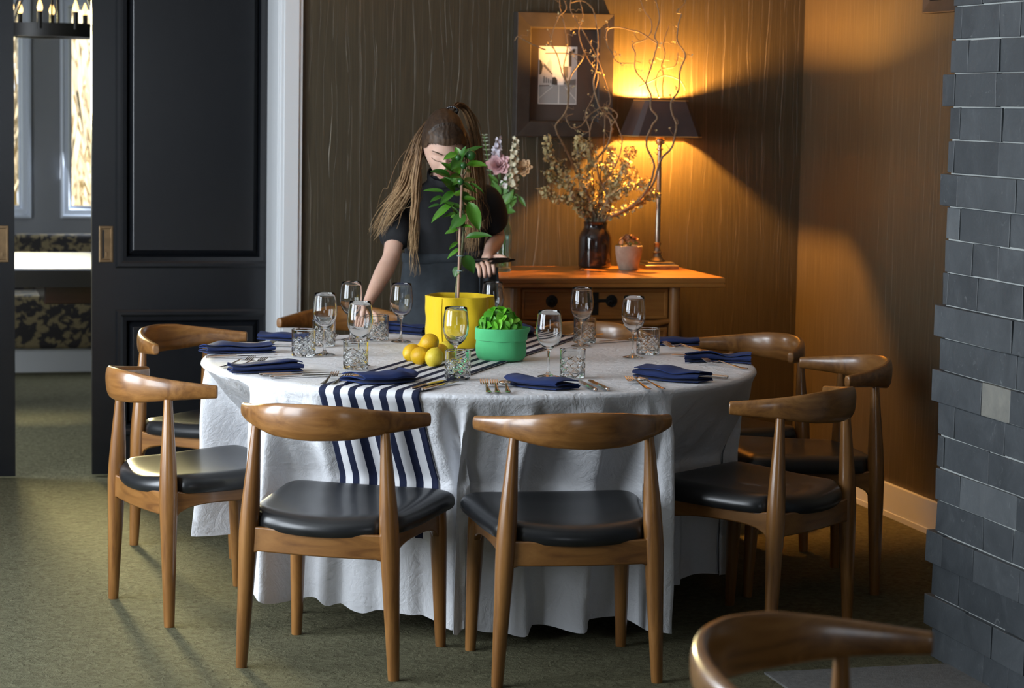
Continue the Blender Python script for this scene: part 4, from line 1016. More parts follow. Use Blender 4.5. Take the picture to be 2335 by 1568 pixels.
for i, br in enumerate(WB):
    if i in (0, 1, 3, 4, 10, 13):
        t = thing('willow_branch', WIL[i], 'branch', (JX, JY, SBT + .19), 0, 'twisted willow branches in the jar')
        base = Vector((JX, JY, SBT + .19))
    d = {0: -.07, 1: -.03, 2: -.03, 3: -.17, 4: -.17, 5: -.13, 6: -.12, 7: -.08, 8: -.02, 9: .0, 10: -.04, 11: -.09, 12: -.10, 13: -.02, 14: -.02, 15: -.02}[i]
    P0 = [bpnt(x, z, d) - base for x, z in br]
    if br[0][1] < .02: P0 = [Vector((lr.uniform(-.015, .015), lr.uniform(-.015, .015), -.1))] + P0
    elif i in (10, 13): P0 = [Vector((.01 if i == 10 else -.02, .0, -.1)), bpnt(br[0][0] * .4, .15, d) - base, bpnt(br[0][0] * .9, .30, d) - base] + P0
    pts = smooth_path(P0, 7); n = len(pts); r0 = .0052 if i in (0, 1, 3, 4) else .0028
    m = MB(); m.tube([p + Vector((.002 * noise.noise(p * 60), .002 * noise.noise(p * 60 + Vector((9, 0, 0))), 0)) for p in pts], [lerp(r0, .0017, (k / n) ** 1.1) for k in range(n)], 7)
    # short curling twigs and buds
    bm_ = MB()
    for k in range(14, n, 3):
        if lr.random() < .55:
            dr = Vector((lr.uniform(-1, 1), lr.uniform(-.5, .3), lr.uniform(-.2, 1))).normalized(); L_ = lr.uniform(.015, .05)
            tw = [pts[k] + dr * L_ * q / 5 + Vector((.006 * math.sin(q * 1.3 + k), 0, .006 * math.cos(q * 1.7 + k))) for q in range(6)]; tw[0] = pts[k]
            m.tube(tw, [.0013, .0012, .0011, .001, .0008, .0006], 5)
            if lr.random() < .6: 
                for q in range(4): flake(bm_, tw[-1] + Vector((lr.gauss(0, .003), lr.gauss(0, .003), lr.gauss(0, .003))), lr.uniform(.002, .005), lr)
    m.build('stem' if i in (0, 1, 3, 4, 10, 13) else 'twig', M['twig'], t)
    if bm_.v: o = bm_.build('buds', M['lichen'], t, smooth=False); o['kind'] = 'stuff'
M['allium'] = plain('dried_allium', (.36, .26, .12), .9)
for (x, z, lab) in ((.130, .289, 'dried round seed head just below the lamp shade\'s left corner'), (.134, .208, 'fluffy yellow-lit seed head beside the lamp column')):
    t = thing('dried_allium', lab, 'flower', (JX, JY, SBT + .19), 0, 'dried seed heads in the jar'); base = Vector((JX, JY, SBT + .19)); c = bpnt(x, z, -.13) - base
    m = MB(); m.tube(smooth_path([Vector((.02, 0, -.1)), Vector((.03, -.01, .02)), bpnt(x * .8, z * .55, -.1) - base, c], 5), .0016, 6); m.build('stem', M['twig'], t)
    m = MB()
    for k in range(150):
        dr = Vector((lr.gauss(0, 1), lr.gauss(0, 1), lr.gauss(0, 1))).normalized(); e = c + dr * .027 * lr.uniform(.8, 1.1); s1 = dr.orthogonal().normalized() * .0004
        m.add([c + dr * .004 - s1, c + dr * .004 + s1, e + s1, e - s1], [(0, 1, 2, 3)])
        for q in range(2): flake(m, e, .0035, lr)
    o = m.build('seed_head', M['allium'], t, smooth=False)

# ------------------------------------------------------------------ small potted plant
M['concrete'] = mottled('rough_clay', (.33, .27, .21), (.46, .39, .31), 30, .9, .5, 90); M['blush'] = leafmat('blush_leaf', (.42, .20, .11), (.62, .40, .22), .55); M['olive'] = leafmat('olive_leaf', (.12, .16, .03), (.25, .26, .06), .5)
pp = thing('potted_begonia', 'small pink-leaved plant in a rough clay pot between jar and lamp', 'plant', (2.832, 9.035, SBT))
m = MB(); m.lathe([(0, .001), (.036, 0), (.039, .003), (.0405, .010), (.048, .035), (.0535, .065), (.0555, .092), (.0555, .098), (.0525, .099), (.050, .09), (.047, .08), (0, .08)], 36); m.build('pot', M['concrete'], pp)
m = MB(); m.lathe([(0, .088), (.03, .087), (.049, .084), (0, .078)], 20); m.build('soil', M['soil'], pp)
for nm, mat, n_ in (('leaf', M['blush'], 34), ('leaf', M['olive'], 10)):
    lm_ = leaf_mesh('leaf', mat, .4, .35, .8, .7)
    for k in range(n_):
        a = lr.uniform(0, 2 * PI); ph = lr.uniform(.1, 1.45); c = Vector((.040 * math.sin(ph) * math.cos(a), .036 * math.sin(ph) * math.sin(a), .098 + .040 * math.cos(ph)))
        if nm == 'leaf' and mat == M['olive']: c.z -= .008
        out = Vector((c.x, c.y, .03)).normalized(); tdir = (out.cross(Vector((lr.uniform(-1, 1), lr.uniform(-1, 1), .3))) + out * .4).normalized()
        L_ = lr.uniform(.018, .030); o = link('leaf', lm_, pp); orient(o, c - tdir * L_ * .4, c + tdir * L_ * .6, out + EZ * .5, L_ * .9)

# ------------------------------------------------------------------ glass vase of cut flowers
VX, VY = 2.281, 8.945
M['aqua'] = NT('aqua_glass').set(Base_Color=(.72, .93, .88), Roughness=.02, Transmission_Weight=1.0, IOR=1.45)
M['stalk'] = leafmat('flower_stalk', (.05, .16, .02), (.12, .28, .05), .5)
vs_ = thing('glass_vase', 'tall ribbed aqua glass vase at the sideboard\'s end, behind the held knives', 'vase', (VX, VY, SBT))
def rib(r, z, a, i): return r * (1 + (.035 * math.cos(14 * a) if .012 < z < .175 and i < 12 else 0))
m = MB(); m.lathe([(0, .001), (.028, 0), (.031, .003), (.032, .008), (.032, .02), (.032, .06), (.032, .1), (.032, .14), (.0315, .165), (.029, .180), (.024, .190), (.0225, .20), (.0225, .215), (.024, .222), (.022, .223), (.0205, .215), (.0205, .2), (.022, .189), (.0275, .178), (.029, .16), (.0292, .02), (.027, .012), (0, .010)], 56, fn=rib); m.build('body', M['aqua'], vs_)
def petal(m, c, out, up, w, h, cup, mi=0):
    s = out.cross(up)
    if s.length < 1e-4: s = out.orthogonal()
    s.normalize(); vs = []
    for i in range(4):
        for j in range(4):
            u = i / 3; v = (j / 3 - .5) * 2
            ww = w * math.sin(PI * (.18 + .72 * u)) * .5
            vs.append(c + up * (h * u) + s * (v * ww) + out * (cup * (u ** 2) * h - abs(v) * ww * .35))
    m.add(vs, [(i * 4 + j, (i + 1) * 4 + j, (i + 1) * 4 + j + 1, i * 4 + j + 1) for i in range(3) for j in range(3)], mi)
def petmat(name, c1, c2): return mottled(name, c1, c2, 45, .6, Subsurface_Weight=.2, Subsurface_Scale=.01, Subsurface_Radius=(.02, .015, .012))
def flower(name, lab, cat, mat, build, stalk_to):
    t = thing(name, lab, cat, (VX, VY, SBT), 0, 'cut flowers in the aqua vase')
    m = MB(); m.tube(smooth_path([Vector((lr.uniform(-.012, .012), lr.uniform(-.012, .012), .02)), Vector((lr.uniform(-.012, .012), lr.uniform(-.01, .01), .21)), lerp(Vector((0, 0, .22)), stalk_to, .55), stalk_to], 5), .0018, 6); m.build('stalk', M['stalk'], t)
    m = MB(); build(m); m.build('bloom', mat, t, angle=80); return t
def vp(px, py, d=0.0):      # metres right of and above the vase foot, and behind it
    return EX * px + EY * d + EZ * py
def rose(c, R, n, sd):
    r = random.Random(sd); face = (-EY * .85 + EZ * .45 - EX * .1).normalized(); a1 = face.orthogonal().normalized(); a2 = face.cross(a1)
    def f(m):
        for k in range(n):
            q = k / n; a = k * 2.4; rad = (a1 * math.cos(a) + a2 * math.sin(a)); rr = R * (.12 + .62 * q)
            petal(m, c + rad * rr * .55 - face * R * .55 * (1 - .2 * q), rad, (face * (1.15 - .75 * q) + rad * (.15 + .75 * q)).normalized(), R * (.75 + .55 * q), R * (.85 + .15 * q), .35 * q)
    return f
def spike(c0, c1, w, n, sd, sz):
    r = random.Random(sd)
    def f(m):
        for k in range(n):
            q = (k + .5) / n; p = lerp(c0, c1, q); a = k * 2.39996; s = sz * (1.15 - .65 * q)
            rad = (EX * math.cos(a) + EY * math.sin(a)); c = p + rad * w * (1 - .55 * q)
            fc = (rad + EZ * .25 - EY * .35).normalized(); b1 = fc.orthogonal().normalized(); b2 = fc.cross(b1)
            for j in range(5):
                b = 2 * PI * j / 5 + r.random(); rd = b1 * math.cos(b) + b2 * math.sin(b)
                petal(m, c - fc * s * .3, fc, (rd + fc * .55).normalized(), s * 1.0, s * 1.05, .2)
    return f
flower('pink_rose', 'full pale pink rose in the flower vase', 'flower', petmat('pink_petal', (.62, .34, .37), (.78, .55, .56)), rose(vp(-.026, .428, -.02), .034, 34, 1), vp(-.026, .40, -.01))
flower('stock_flower', 'lilac-white stock spike above the pink rose', 'flower', petmat('lilac_petal', (.50, .46, .54), (.70, .67, .72)), spike(vp(-.036, .462, -.01), vp(-.026, .535, -.01), .014, 14, 2, .015), vp(-.03, .50, 0))
flower('snapdragon', 'tall cream snapdragon spike right of the pink rose', 'flower', petmat('cream_petal', (.55, .50, .34), (.78, .74, .58)), spike(vp(.025, .34, -.02), vp(.042, .535, -.01), .018, 34, 3, .017), vp(.038, .52, 0))
flower('carnation', 'peach carnation farthest right in the flower vase', 'flower', petmat('peach_petal', (.55, .32, .14), (.70, .52, .34)), rose(vp(.072, .415, -.01), .026, 40, 4), vp(.070, .395, 0))
flower('white_stock', 'small white stock low among the vase leaves', 'flower', petmat('white_petal', (.66, .64, .60), (.80, .78, .75)), spike(vp(-.005, .33, -.03), vp(.012, .385, -.03), .016, 10, 5, .014), vp(.0, .35, 0))
M['euc'] = leafmat('eucalyptus_leaf', (.22, .30, .22), (.36, .42, .33), .6)
t = thing('eucalyptus_sprig', 'thin grey-green eucalyptus sprig at the flowers\' left', 'sprig', (VX, VY, SBT), 0, 'cut flowers in the aqua vase')
pts = smooth_path([Vector((0, 0, .03)), Vector((-.01, 0, .22)), vp(-.060, .40, .02), vp(-.085, .54, .02)], 8)
m = MB(); m.tube(pts, .0012, 5); m.build('stalk', M['stalk'], t)
lm_ = leaf_mesh('leaf', M['euc'], .2, .1, .5, .8)
for k in range(15, len(pts), 1):
    for s in (-1, 1): o = link('leaf', lm_, t); orient(o, pts[k], pts[k] + EX * s * .015 + EZ * .004 - EY * .004, (EZ - EY).normalized(), .014)
t = thing('foliage_stem', 'green leafy stem hanging over the vase\'s right side', 'foliage', (VX, VY, SBT), 0, 'cut flowers in the aqua vase')
m = MB(); m.tube(smooth_path([Vector((0, 0, .04)), Vector((.005, 0, .22)), vp(.015, .28, -.02), vp(.045, .31, -.03), vp(.068, .285, -.03)], 6), .0014, 5); m.tube(smooth_path([Vector((0, 0, .04)), Vector((-.005, 0, .22)), vp(-.02, .30, -.02), vp(-.03, .36, -.03)], 6), .0014, 5); m.build('stalk', M['stalk'], t)
lm_ = leaf_mesh('leaf', M['stalk'], .25, .25, .5, .8)
for (ax_, az_, bx_, bz_, w_) in ((.03, .30, .015, .235, .03), (.055, .302, .085, .265, .022), (.04, .308, .03, .26, .03), (.02, .29, .045, .30, .025), (.0, .26, -.04, .30, .05), (.0, .27, .03, .33, .05), (-.02, .30, -.05, .36, .045), (-.01, .31, .01, .37, .05), (-.02, .25, -.05, .24, .03), (.01, .24, .04, .245, .03), (-.03, .34, -.06, .39, .035), (.0, .33, .03, .39, .04)):
    o = link('leaf', lm_, t); dd = lr.uniform(-.04, .0); orient(o, vp(ax_, az_, -.02), vp(bx_, bz_, dd - .02), (-EY + EZ * .6 + EX * lr.uniform(-.5, .5)).normalized(), w_ * 1.7)
# ------------------------------------------------------------------ the waitress
WO = Vector((1.895, 8.323, 0)); WRZ = math.atan2(-.25, .968)
def skinmat(name, c1, c2):
    t = NT(name); n = t.noise(t.coord('Object'), 14, 4)
    t.set(Base_Color=t.ramp(n, [(.3, c1), (.7, c2)]), Roughness=.5, Subsurface_Weight=.18, Subsurface_Radius=(.02, .008, .004), Subsurface_Scale=.03, Specular_IOR_Level=.35); return t.m
M['skin'] = skinmat('skin', (.60, .38, .29), (.70, .46, .36)); M['lip'] = plain('lip', (.42, .18, .15), .4)
M['tee'] = mottled('black_jersey', (.008, .009, .011), (.013, .014, .017), 16, .85, .35, 22); M['apron'] = mottled('charcoal_apron_cloth', (.018, .024, .030), (.028, .036, .044), 30, .85, .3, 30)
M['brow'] = plain('brow_hair', (.07, .04, .022), .8)
def skin_graph(nodes, edges, root, levels=2):
    me = bpy.data.meshes.new('tmp'); me.from_pydata([n[0] for n in nodes], edges, [])
    o = bpy.data.objects.new('tmp', me); COL.objects.link(o)
    o.modifiers.new('s', 'SKIN'); lay = me.skin_vertices[0]
    for i, n in enumerate(nodes):
        r = n[1]; lay.data[i].radius = r if hasattr(r, '__len__') else (r, r); lay.data[i].use_root = (i == root)
    o.modifiers[0].use_smooth_shade = True
    m = o.modifiers.new('d', 'SUBSURF'); m.levels = m.render_levels = levels
    bpy.context.view_layer.update()
    ev = o.evaluated_get(bpy.context.evaluated_depsgraph_get()); d = ev.to_mesh()
    vs = [v.co.copy() for v in d.vertices]; fs = [tuple(p.vertices) for p in d.polygons]
    ev.to_mesh_clear(); bpy.data.objects.remove(o); bpy.data.meshes.remove(me)
    return vs, fs
SL, EL, WL, HL = Vector((-.158, .01, 1.195)), Vector((-.186, -.13, .996)), Vector((-.258, -.33, .846)), Vector((-.270, -.395, .806))
SR, ER, WR, HR = Vector((.150, .04, 1.212)), Vector((.194, .165, 1.058)), Vector((.168, -.05, 1.018)), Vector((.156, -.125, .990))
nodes = [((0, .09, .90), (.130, .09)), ((0, .07, 1.0), (.10, .08)), ((0, .02, 1.12), (.105, .08)), ((0, -.05, 1.205), (.085, .055)), ((0, -.115, 1.270), (.050, .048)), ((0, -.165, 1.335), (.047, .046)),
         (SL, .050), (lerp(SL, EL, .55), .041), (EL, .034), (lerp(EL, WL, .3), .037), (lerp(EL, WL, .75), .027), (WL, (.0235, .019)), (HL, (.030, .016)),
         (SR, .050), (lerp(SR, ER, .55), .041), (ER, .034), (lerp(ER, WR, .3), .036), (lerp(ER, WR, .75), .027), (WR, (.0235, .020)), (HR, (.030, .018)),
         ((-.080, .06, .80), .080), ((-.072, .035, .46), .050), ((-.072, .04, .36), .050), ((-.072, .05, .09), .034), ((-.072, -.01, .04), .030), ((-.074, -.10, .028), .026),
         ((.085, .07, .80), .080), ((.085, .04, .46), .050), ((.085, .045, .36), .050), ((.085, .055, .09), .034), ((.085, -.005, .04), .030), ((.087, -.095, .028), .026)]
ed = [(0, 1), (1, 2), (2, 3), (3, 4), (4, 5), (3, 6), (6, 7), (7, 8), (8, 9), (9, 10), (10, 11), (11, 12), (3, 13), (13, 14), (14, 15), (15, 16), (16, 17), (17, 18), (18, 19), (0, 20), (20, 21), (21, 22), (22, 23), (23, 24), (24, 25), (0, 26), (26, 27), (27, 28), (28, 29), (29, 30), (30, 31)]
body = MB(); body.add(*skin_graph(nodes, ed, 0))
# fingers: short chains rooted inside the palm
def finger(base, dirs, lens, r0):
    pts = [Vector(base)]
    for d, L in zip(dirs, lens): pts.append(pts[-1] + Vector(d).normalized() * L)
    body.tube(smooth_path(pts, 4), [lerp(r0, r0 * .72, k / (len(pts) * 4 - 4)) for k in range((len(pts) - 1) * 4 + 1)], 10); body.ball(pts[-1], r0 * .74, 10, 6)
hd = (HL - WL).normalized(); sd = Vector((1, -.15, -.05)).normalized()
for k, L in enumerate((.92, 1.05, 1.0, .80)):
    b0 = HL + sd * (-.024 + .0155 * (3 - k)) + hd * .012
    finger(b0, (hd + Vector((0, -.2, -.12)), hd + Vector((0, -.1, -.75)), hd + Vector((0, .35, -1.3))), (.036 * L, .025 * L, .020 * L), .0085)
finger(HL + sd * .020 - hd * .03, (sd + hd * .8, sd * .4 + hd + Vector((0, 0, -.3)), hd + Vector((-.1, 0, -.4))), (.030, .028, .022), .0098)
# holding hand: fingers curl round the knife handles, which run to the right
for k, L in enumerate((1.0, 1.05, 1.0, .82)):
    b0 = HR + Vector((.020 - .0165 * k, -.010 - .002 * k, .004 - .006 * k))
    finger(b0, ((.25, -1, -.35), (.15, -.35, -1), (.05, .9, -.55)), (.034 * L, .026 * L, .021 * L), .0085)
finger(HR + Vector((.020, .03, .010)), ((1, -.5, .25), (.9, -.9, -.1), (.6, -.8, -.3)), (.030, .027, .020), .0098)
# head
HC = Vector((-.002, -.195, 1.405)); PITCH = math.radians(38); YAW = math.radians(8)
HM = Matrix.Translation(HC) @ Matrix.Rotation(YAW, 4, 'Z') @ Matrix.Rotation(PITCH, 4, 'X')
def gauss(x, y, cx, cy, rx, ry): return math.exp(-((x - cx) / rx) ** 2 - ((y - cy) / ry) ** 2)
def head_pt(u, v, grow=0.0):
    """u round the head (0 = right, .25 = face), v from chin to crown; returns (x, forward, z)"""
    a = 2 * PI * u; p = PI * (v - .5); cx, cf, cz = math.cos(p) * math.cos(a), math.cos(p) * math.sin(a), math.sin(p)
    z = .112 * cz + (.006 if cz > 0 else -.006 * cz * cz); low = sstep(.15, -1.0, cz)
    w = .0745 * (1 - .34 * low); f = (.092 if cf > 0 else .100)
    x = w * cx; y = f * cf * (1 - .12 * low * (cf < 0)) + .022 * low * max(0, cf) ** .5 - .035 * low * (cf < 0) * -cf
    if cf > 0:
        k = sstep(0, .35, cf); y2 = 0
        y2 += .021 * math.exp(-(x / lerp(.007, .0125, sstep(.03, -.035, z))) ** 2) * sstep(.034, -.030, z) * sstep(-.050, -.036, z)
        for s in (-1, 1):
            y2 += .007 * gauss(x, z, s * .012, -.036, .0065, .007)
            y2 -= .010 * gauss(x, z, s * .030, .014, .018, .013); y2 += .0075 * gauss(x, z, s * .031, .010, .0135, .0085)
            y2 += .005 * gauss(x, z, s * .028, .034, .020, .007); y2 += .005 * gauss(x, z, s * .040, -.018, .02, .02)
        y2 += .0065 * gauss(x, z, 0, -.0605, .020, .0045) + .0075 * gauss(x, z, 0, -.0725, .017, .006) - .004 * gauss(x, z, 0, -.066, .024, .0022) - .004 * gauss(x, z, 0, -.083, .016, .005)
        y2 += .008 * gauss(x, z, 0, -.100, .018, .014)
        y += y2 * k
    return Vector((x, y, z)) * (1 + grow) if grow else Vector((x, y, z))
NU_, NV_ = 128, 110; hv = []; hf = []; hm_ = []
for j in range(NV_ + 1):
    for i in range(NU_):
        q = head_pt(i / NU_, j / NV_ * .998 + .001); hv.append(HM @ Vector((q.x, -q.y, q.z)))
for j in range(NV_):
    for i in range(NU_):
        l = (i + 1) % NU_; hf.append((j * NU_ + i, j * NU_ + l, (j + 1) * NU_ + l, (j + 1) * NU_ + i))
        q = head_pt((i + .5) / NU_, (j + .5) / NV_); hm_.append(1 if q.y > 0 and abs(q.x) < .023 * math.sqrt(max(0, 1 - ((q.z + .0665) / .0125) ** 2)) and abs(q.z + .0665) < .0125 else 0)
b0 = body.add(hv, hf); body.m[-len(hm_):] = hm_
# ears
for s in (-1, 1): body.ball(HM @ Vector((s * .076, .006, -.004)), .026, 12, 8, 0, (.32, .62, 1.1))
woman = thing('person', 'young woman with long half-tied hair in black T-shirt and apron, leaning to set the table', 'person', WO, WRZ)
body.build('body', [M['skin'], M['lip']], woman, angle=180)
# brows and lash lines follow the face
m = MB()
for s in (-1, 1):
    for (zf, yo, r0, mats) in ((lambda t: .0335 + .006 * math.sin(PI * t * .8) - .003 * t, .0012, .0022, 0), (lambda t: .0015 + .004 * (2 * t - 1) ** 2, .0008, .0012, 0)):
        pts = []
        for k in range(9):
            t = k / 8; x = s * (.012 + .036 * t); z = zf(t)
            best = min(((head_pt(u / 200, v / 200)) for u in range(18, 83) for v in range(80, 140, 1)), key=lambda q: (q.x - x) ** 2 + (q.z - z) ** 2)
            pts.append(HM @ Vector((x, -best.y - yo, z)))
        m.tube(pts, [r0 * (.5 + math.sin(PI * min(.95, .15 + k / 10))) * .75 for k in range(9)], 6)
m.build('eyebrow', M['brow'], woman)
# T-shirt with loose short sleeves
m = MB()
m.loft([[(cx_ + rx * math.cos(2 * PI * k / 48), cy_ + ry * math.sin(2 * PI * k / 48), z) for k in range(48)] for z, cx_, cy_, rx, ry in
        ((.90, 0, .085, .160, .122), (.96, 0, .08, .150, .118), (1.03, 0, .065, .146, .116), (1.09, 0, .04, .154, .118), (1.14, 0, .005, .162, .116), (1.18, 0, -.025, .166, .104), (1.215, 0, -.055, .150, .088), (1.243, 0, -.082, .118, .078), (1.264, 0, -.104, .080, .068), (1.278, 0, -.122, .062, .058), (1.296, 0, -.142, .055, .054))], cap=False)
m.add(*skin_graph([(Vector((-.10, -.02, 1.205)), .060), (SL + Vector((-.002, .005, 0)), .074), (lerp(SL, EL, .5), .068), (lerp(SL, EL, .84), .066)], [(0, 1), (1, 2), (2, 3)], 0))
m.add(*skin_graph([(Vector((.09, .0, 1.215)), .060), (SR + Vector((.004, 0, 0)), .074), (lerp(SR, ER, .45), .070), (lerp(SR, ER, .78), .068)], [(0, 1), (1, 2), (2, 3)], 0))
m.v = [tuple(Vector(p) + Vector((.35, 1, .3)) * .007 * noise.noise(Vector(p) * 13)) for p in m.v]
m.build('shirt', M['tee'], woman, angle=180)
m = MB(); m.lathe([(.056, -.012), (.061, -.006), (.060, .012), (.055, .018), (.051, .012)], 28)
R_ = Matrix.Translation((0, -.142, 1.297)) @ Matrix.Rotation(math.radians(36), 4, 'X'); m.v = [tuple(R_ @ Vector(p)) for p in m.v]; m.build('collar', M['tee'], woman)
# apron wrapped round the hips, one flap standing out at her left side
m = MB(); rings = []
for j in range(22):
    t = j / 21; z = lerp(1.005, .50, t); ring = []
    for k in range(72):
        a = 2 * PI * k / 72; fl = .010 * math.sin(a * 7 + 2 * t) * t + .006 * noise.noise(Vector((math.cos(a) * 3, math.sin(a) * 3, z * 5)))
        rx = lerp(.148, .205, t ** .8) + fl + .018 * sstep(.0, .3, t) * max(0, math.cos(a + .25)) ** 6; ry = lerp(.118, .165, t ** .9) + fl
        ring.append((.012 * t + rx * math.cos(a), lerp(.075, .07, t) + ry * math.sin(a), z + .010 * math.cos(a - .3)))
    rings.append(ring)
m.loft(rings, cap=False); m.build('apron', M['apron'], woman, angle=180, solid=.003)
m = MB(); m.loft([[( (.152 + o) * math.cos(2 * PI * k / 48), .075 + (.122 + o) * math.sin(2 * PI * k / 48), z + .01 * math.cos(2 * PI * k / 48 - .3)) for k in range(48)] for o, z in ((.0, .975), (.006, .98), (.006, 1.008), (.0, 1.013))], cap=False); m.build('apron_band', M['apron'], woman, angle=180)
# loose corner of the apron gathered up at her left hip
m = MB()
def flap(u, v):
    x = lerp(.135, .200 + .030 * v, u); fo = .014 * math.sin(u * 9 + v * 1.5) * (.3 + v)
    return (x, -.065 + .05 * u + fo, lerp(.972 - .012 * u, .700 + .02 * u, v))
m.grid(flap, 18, 18); m.build('apron_flap', M['apron'], woman, angle=180, solid=.003)
# shoes
for s in (-1, 1):
    m = MB(); rs = []
    for (y, w, h) in ((.135, .022, .05), (.12, .032, .085), (.08, .036, .10), (.02, .038, .08), (-.05, .042, .055), (-.10, .036, .042), (-.125, .018, .028)):
        rs.append([((-.073 if s < 0 else .086) + w * math.cos(a), y - .045, max(0, h * .5 + h * .5 * math.sin(a))) for a in [2 * PI * k / 12 for k in range(12)]])
    m.loft(rs); m.build('shoe', M['tee'], woman)
# hair: cap over the skull, long locks, half-up ponytail
def hairmat():
    t = NT('long_hair'); at = t.node('ShaderNodeAttribute', attribute_name='tone'); v = t.coord('Object'); n = t.noise(v, 160, 3, .6, .5)
    f = t.math('ADD', at.outputs['Fac'], t.math('MULTIPLY', t.math('SUBTRACT', n, .5), .45), True)
    col = t.ramp(f, [(0, (.020, .012, .008)), (.35, (.075, .042, .022)), (.7, (.27, .155, .07)), (1, (.58, .40, .21))])
    t.set(Base_Color=col, Roughness=.5, Specular_IOR_Level=.3); t.bump(n, .25, .003); return t.m
M['hair'] = hairmat()
hair = MB(); tone = []
hr = random.Random(5)
def hair_add(n0, val): tone.extend([val] * (len(hair.v) - n0)) if not hasattr(val, '__len__') else tone.extend(val)
NU2, NV2 = 120, 80; idx = {}; n0 = len(hair.v); vs = []; tv = []
def is_hair(q): # in head frame
    if q.y > .012:
        hl = .062 - .55 * max(0, abs(q.x) - .03) if abs(q.x) < .055 else .048 - 2.6 * (abs(q.x) - .055)
        return q.z > hl
    return q.z > -.075
for j in range(NV2 + 1):
    for i in range(NU2):
        q = head_pt(i / NU2, j / NV2 * .998 + .001)
        if is_hair(q):
            d = Vector((q.x, q.y, q.z)).normalized(); e = .007 + .006 * sstep(.02, .09, q.z) + .0007 * math.sin(math.atan2(q.x, q.z + .2) * 90 + 5 * noise.noise(q * 30)) + .010 * gauss(q.x, q.z, 0, .09, .05, .05) * (q.y < .03)
            p = q + d * e; idx[(i, j)] = len(vs); vs.append(HM @ Vector((p.x, -p.y, p.z))); tv.append(.02 + .18 * hr.random() + (.16 if q.y > .03 and q.z < .085 else 0))
fs = []
for j in range(NV2):
    for i in range(NU2):
        l = (i + 1) % NU2; c = [(i, j), (l, j), (l, j + 1), (i, j + 1)]
        if all(k in idx for k in c): fs.append(tuple(idx[k] for k in c))
hair.add(vs, fs); tone += tv
def lock(path, r0, t0, t1, flat=.5, seg=6, wav=.0):
    pts = smooth_path([Vector(p) for p in path], 6); n = len(pts); ph = hr.uniform(0, 6)
    pts = [p + Vector((wav * math.sin(k * .45 + ph) * k / n, wav * .6 * math.cos(k * .4 + ph) * k / n, 0)) for k, p in enumerate(pts)]
    n0 = len(hair.v); hair.tube(pts, [r0 * (.55 + .45 * math.sin(PI * min(.96, .12 + .9 * k / n))) * (1 - .75 * sstep(.6, 1, k / (n - 1))) for k in range(n)], seg, flat=flat)
    hair_add(n0, [lerp(t0, t1, (i // seg) / (n - 1)) for i in range(n * seg)])
def fan(guides, cnt, jit, r0, t0, t1, wav=.005):
    for k in range(cnt):
        w = [hr.random() for _ in guides]; s = sum(w); f = hr.uniform(.72, 1.0); jx, jy, jz = hr.gauss(0, jit), hr.gauss(0, jit), hr.gauss(0, jit)
        path = []
        for c in range(len(guides[0])):
            p = sum((Vector(g[c]) * (wi / s) for g, wi in zip(guides, w)), Vector()); q = c / (len(guides[0]) - 1)
            path.append(p + Vector((jx, jy * .6, jz * .5)) * (.35 + q))
        path = path[:max(3, int(round(len(path) * f)))]
        lock(path, r0 * hr.uniform(.6, 1.2), t0 + hr.uniform(-.1, .1), t1 + hr.uniform(-.25, .12), .5, 6, wav)
LEFT1 = [[(-.05, -.155, 1.50), (-.084, -.175, 1.45), (-.106, -.175, 1.376), (-.137, -.16, 1.265), (-.192, -.13, 1.167), (-.232, -.12, 1.062)],
         [(-.05, -.17, 1.49), (-.080, -.20, 1.44), (-.100, -.20, 1.346), (-.120, -.185, 1.251), (-.166, -.165, 1.17), (-.215, -.14, 1.09)],
         [(-.055, -.12, 1.49), (-.088, -.13, 1.43), (-.115, -.13, 1.35), (-.150, -.10, 1.25), (-.200, -.08, 1.17), (-.238, -.09, 1.10)]]
fan(LEFT1, 210, .012, .0029, .28, .95, .010)
LEFT2 = [[(-.055, -.19, 1.48), (-.080, -.222, 1.43), (-.092, -.235, 1.31), (-.097, -.22, 1.16), (-.101, -.185, 1.03), (-.096, -.155, .93)],
         [(-.055, -.18, 1.48), (-.083, -.21, 1.42), (-.096, -.22, 1.28), (-.104, -.20, 1.15), (-.106, -.18, 1.03), (-.100, -.15, .95)]]
fan(LEFT2, 64, .007, .0025, .35, 1.0, .009)
RIGHT = [[(.05, -.18, 1.48), (.078, -.20, 1.44), (.094, -.20, 1.30), (.108, -.16, 1.17), (.100, -.13, 1.04)], [(.05, -.2, 1.47), (.074, -.22, 1.412), (.086, -.225, 1.256), (.093, -.18, 1.11), (.084, -.15, .98)], [(.05, -.14, 1.48), (.083, -.15, 1.42), (.11, -.14, 1.28), (.125, -.10, 1.16), (.12, -.09, 1.06)]]
fan(RIGHT, 130, .011, .0029, .35, 1.0, .008)
BACK = [[(x, -.07, 1.47), (x * 1.2, -.055, 1.40), (x * 1.5, -.03, 1.30), (x * 1.8, .02, 1.18), (x * 1.8, .06, 1.08)] for x in (-.06, -.02, .03, .06)]
fan(BACK, 60, .010, .0045, .2, .6, .005)
PONY = [[(.026, -.135, 1.535), (.045, -.10, 1.556), (.072, -.065, 1.540), (.104, -.04, 1.485), (.124, -.03, 1.39), (.142, -.04, 1.25), (.152, -.05, 1.10)],
        [(.026, -.135, 1.53), (.050, -.085, 1.548), (.080, -.045, 1.525), (.100, -.015, 1.46), (.112, -.0, 1.36), (.128, -.01, 1.24), (.14, -.02, 1.12)]]
fan(PONY, 120, .010, .0034, .30, .80, .004)
for k in range(40):      # flyaway strands
    g = hr.choice(LEFT1 + RIGHT); lock([Vector(p) + Vector((hr.gauss(0, .02), hr.gauss(0, .02), hr.gauss(0, .015))) * (.3 + .25 * c) for c, p in enumerate(g)], .0007, .5, .9, 1, 5, .010)
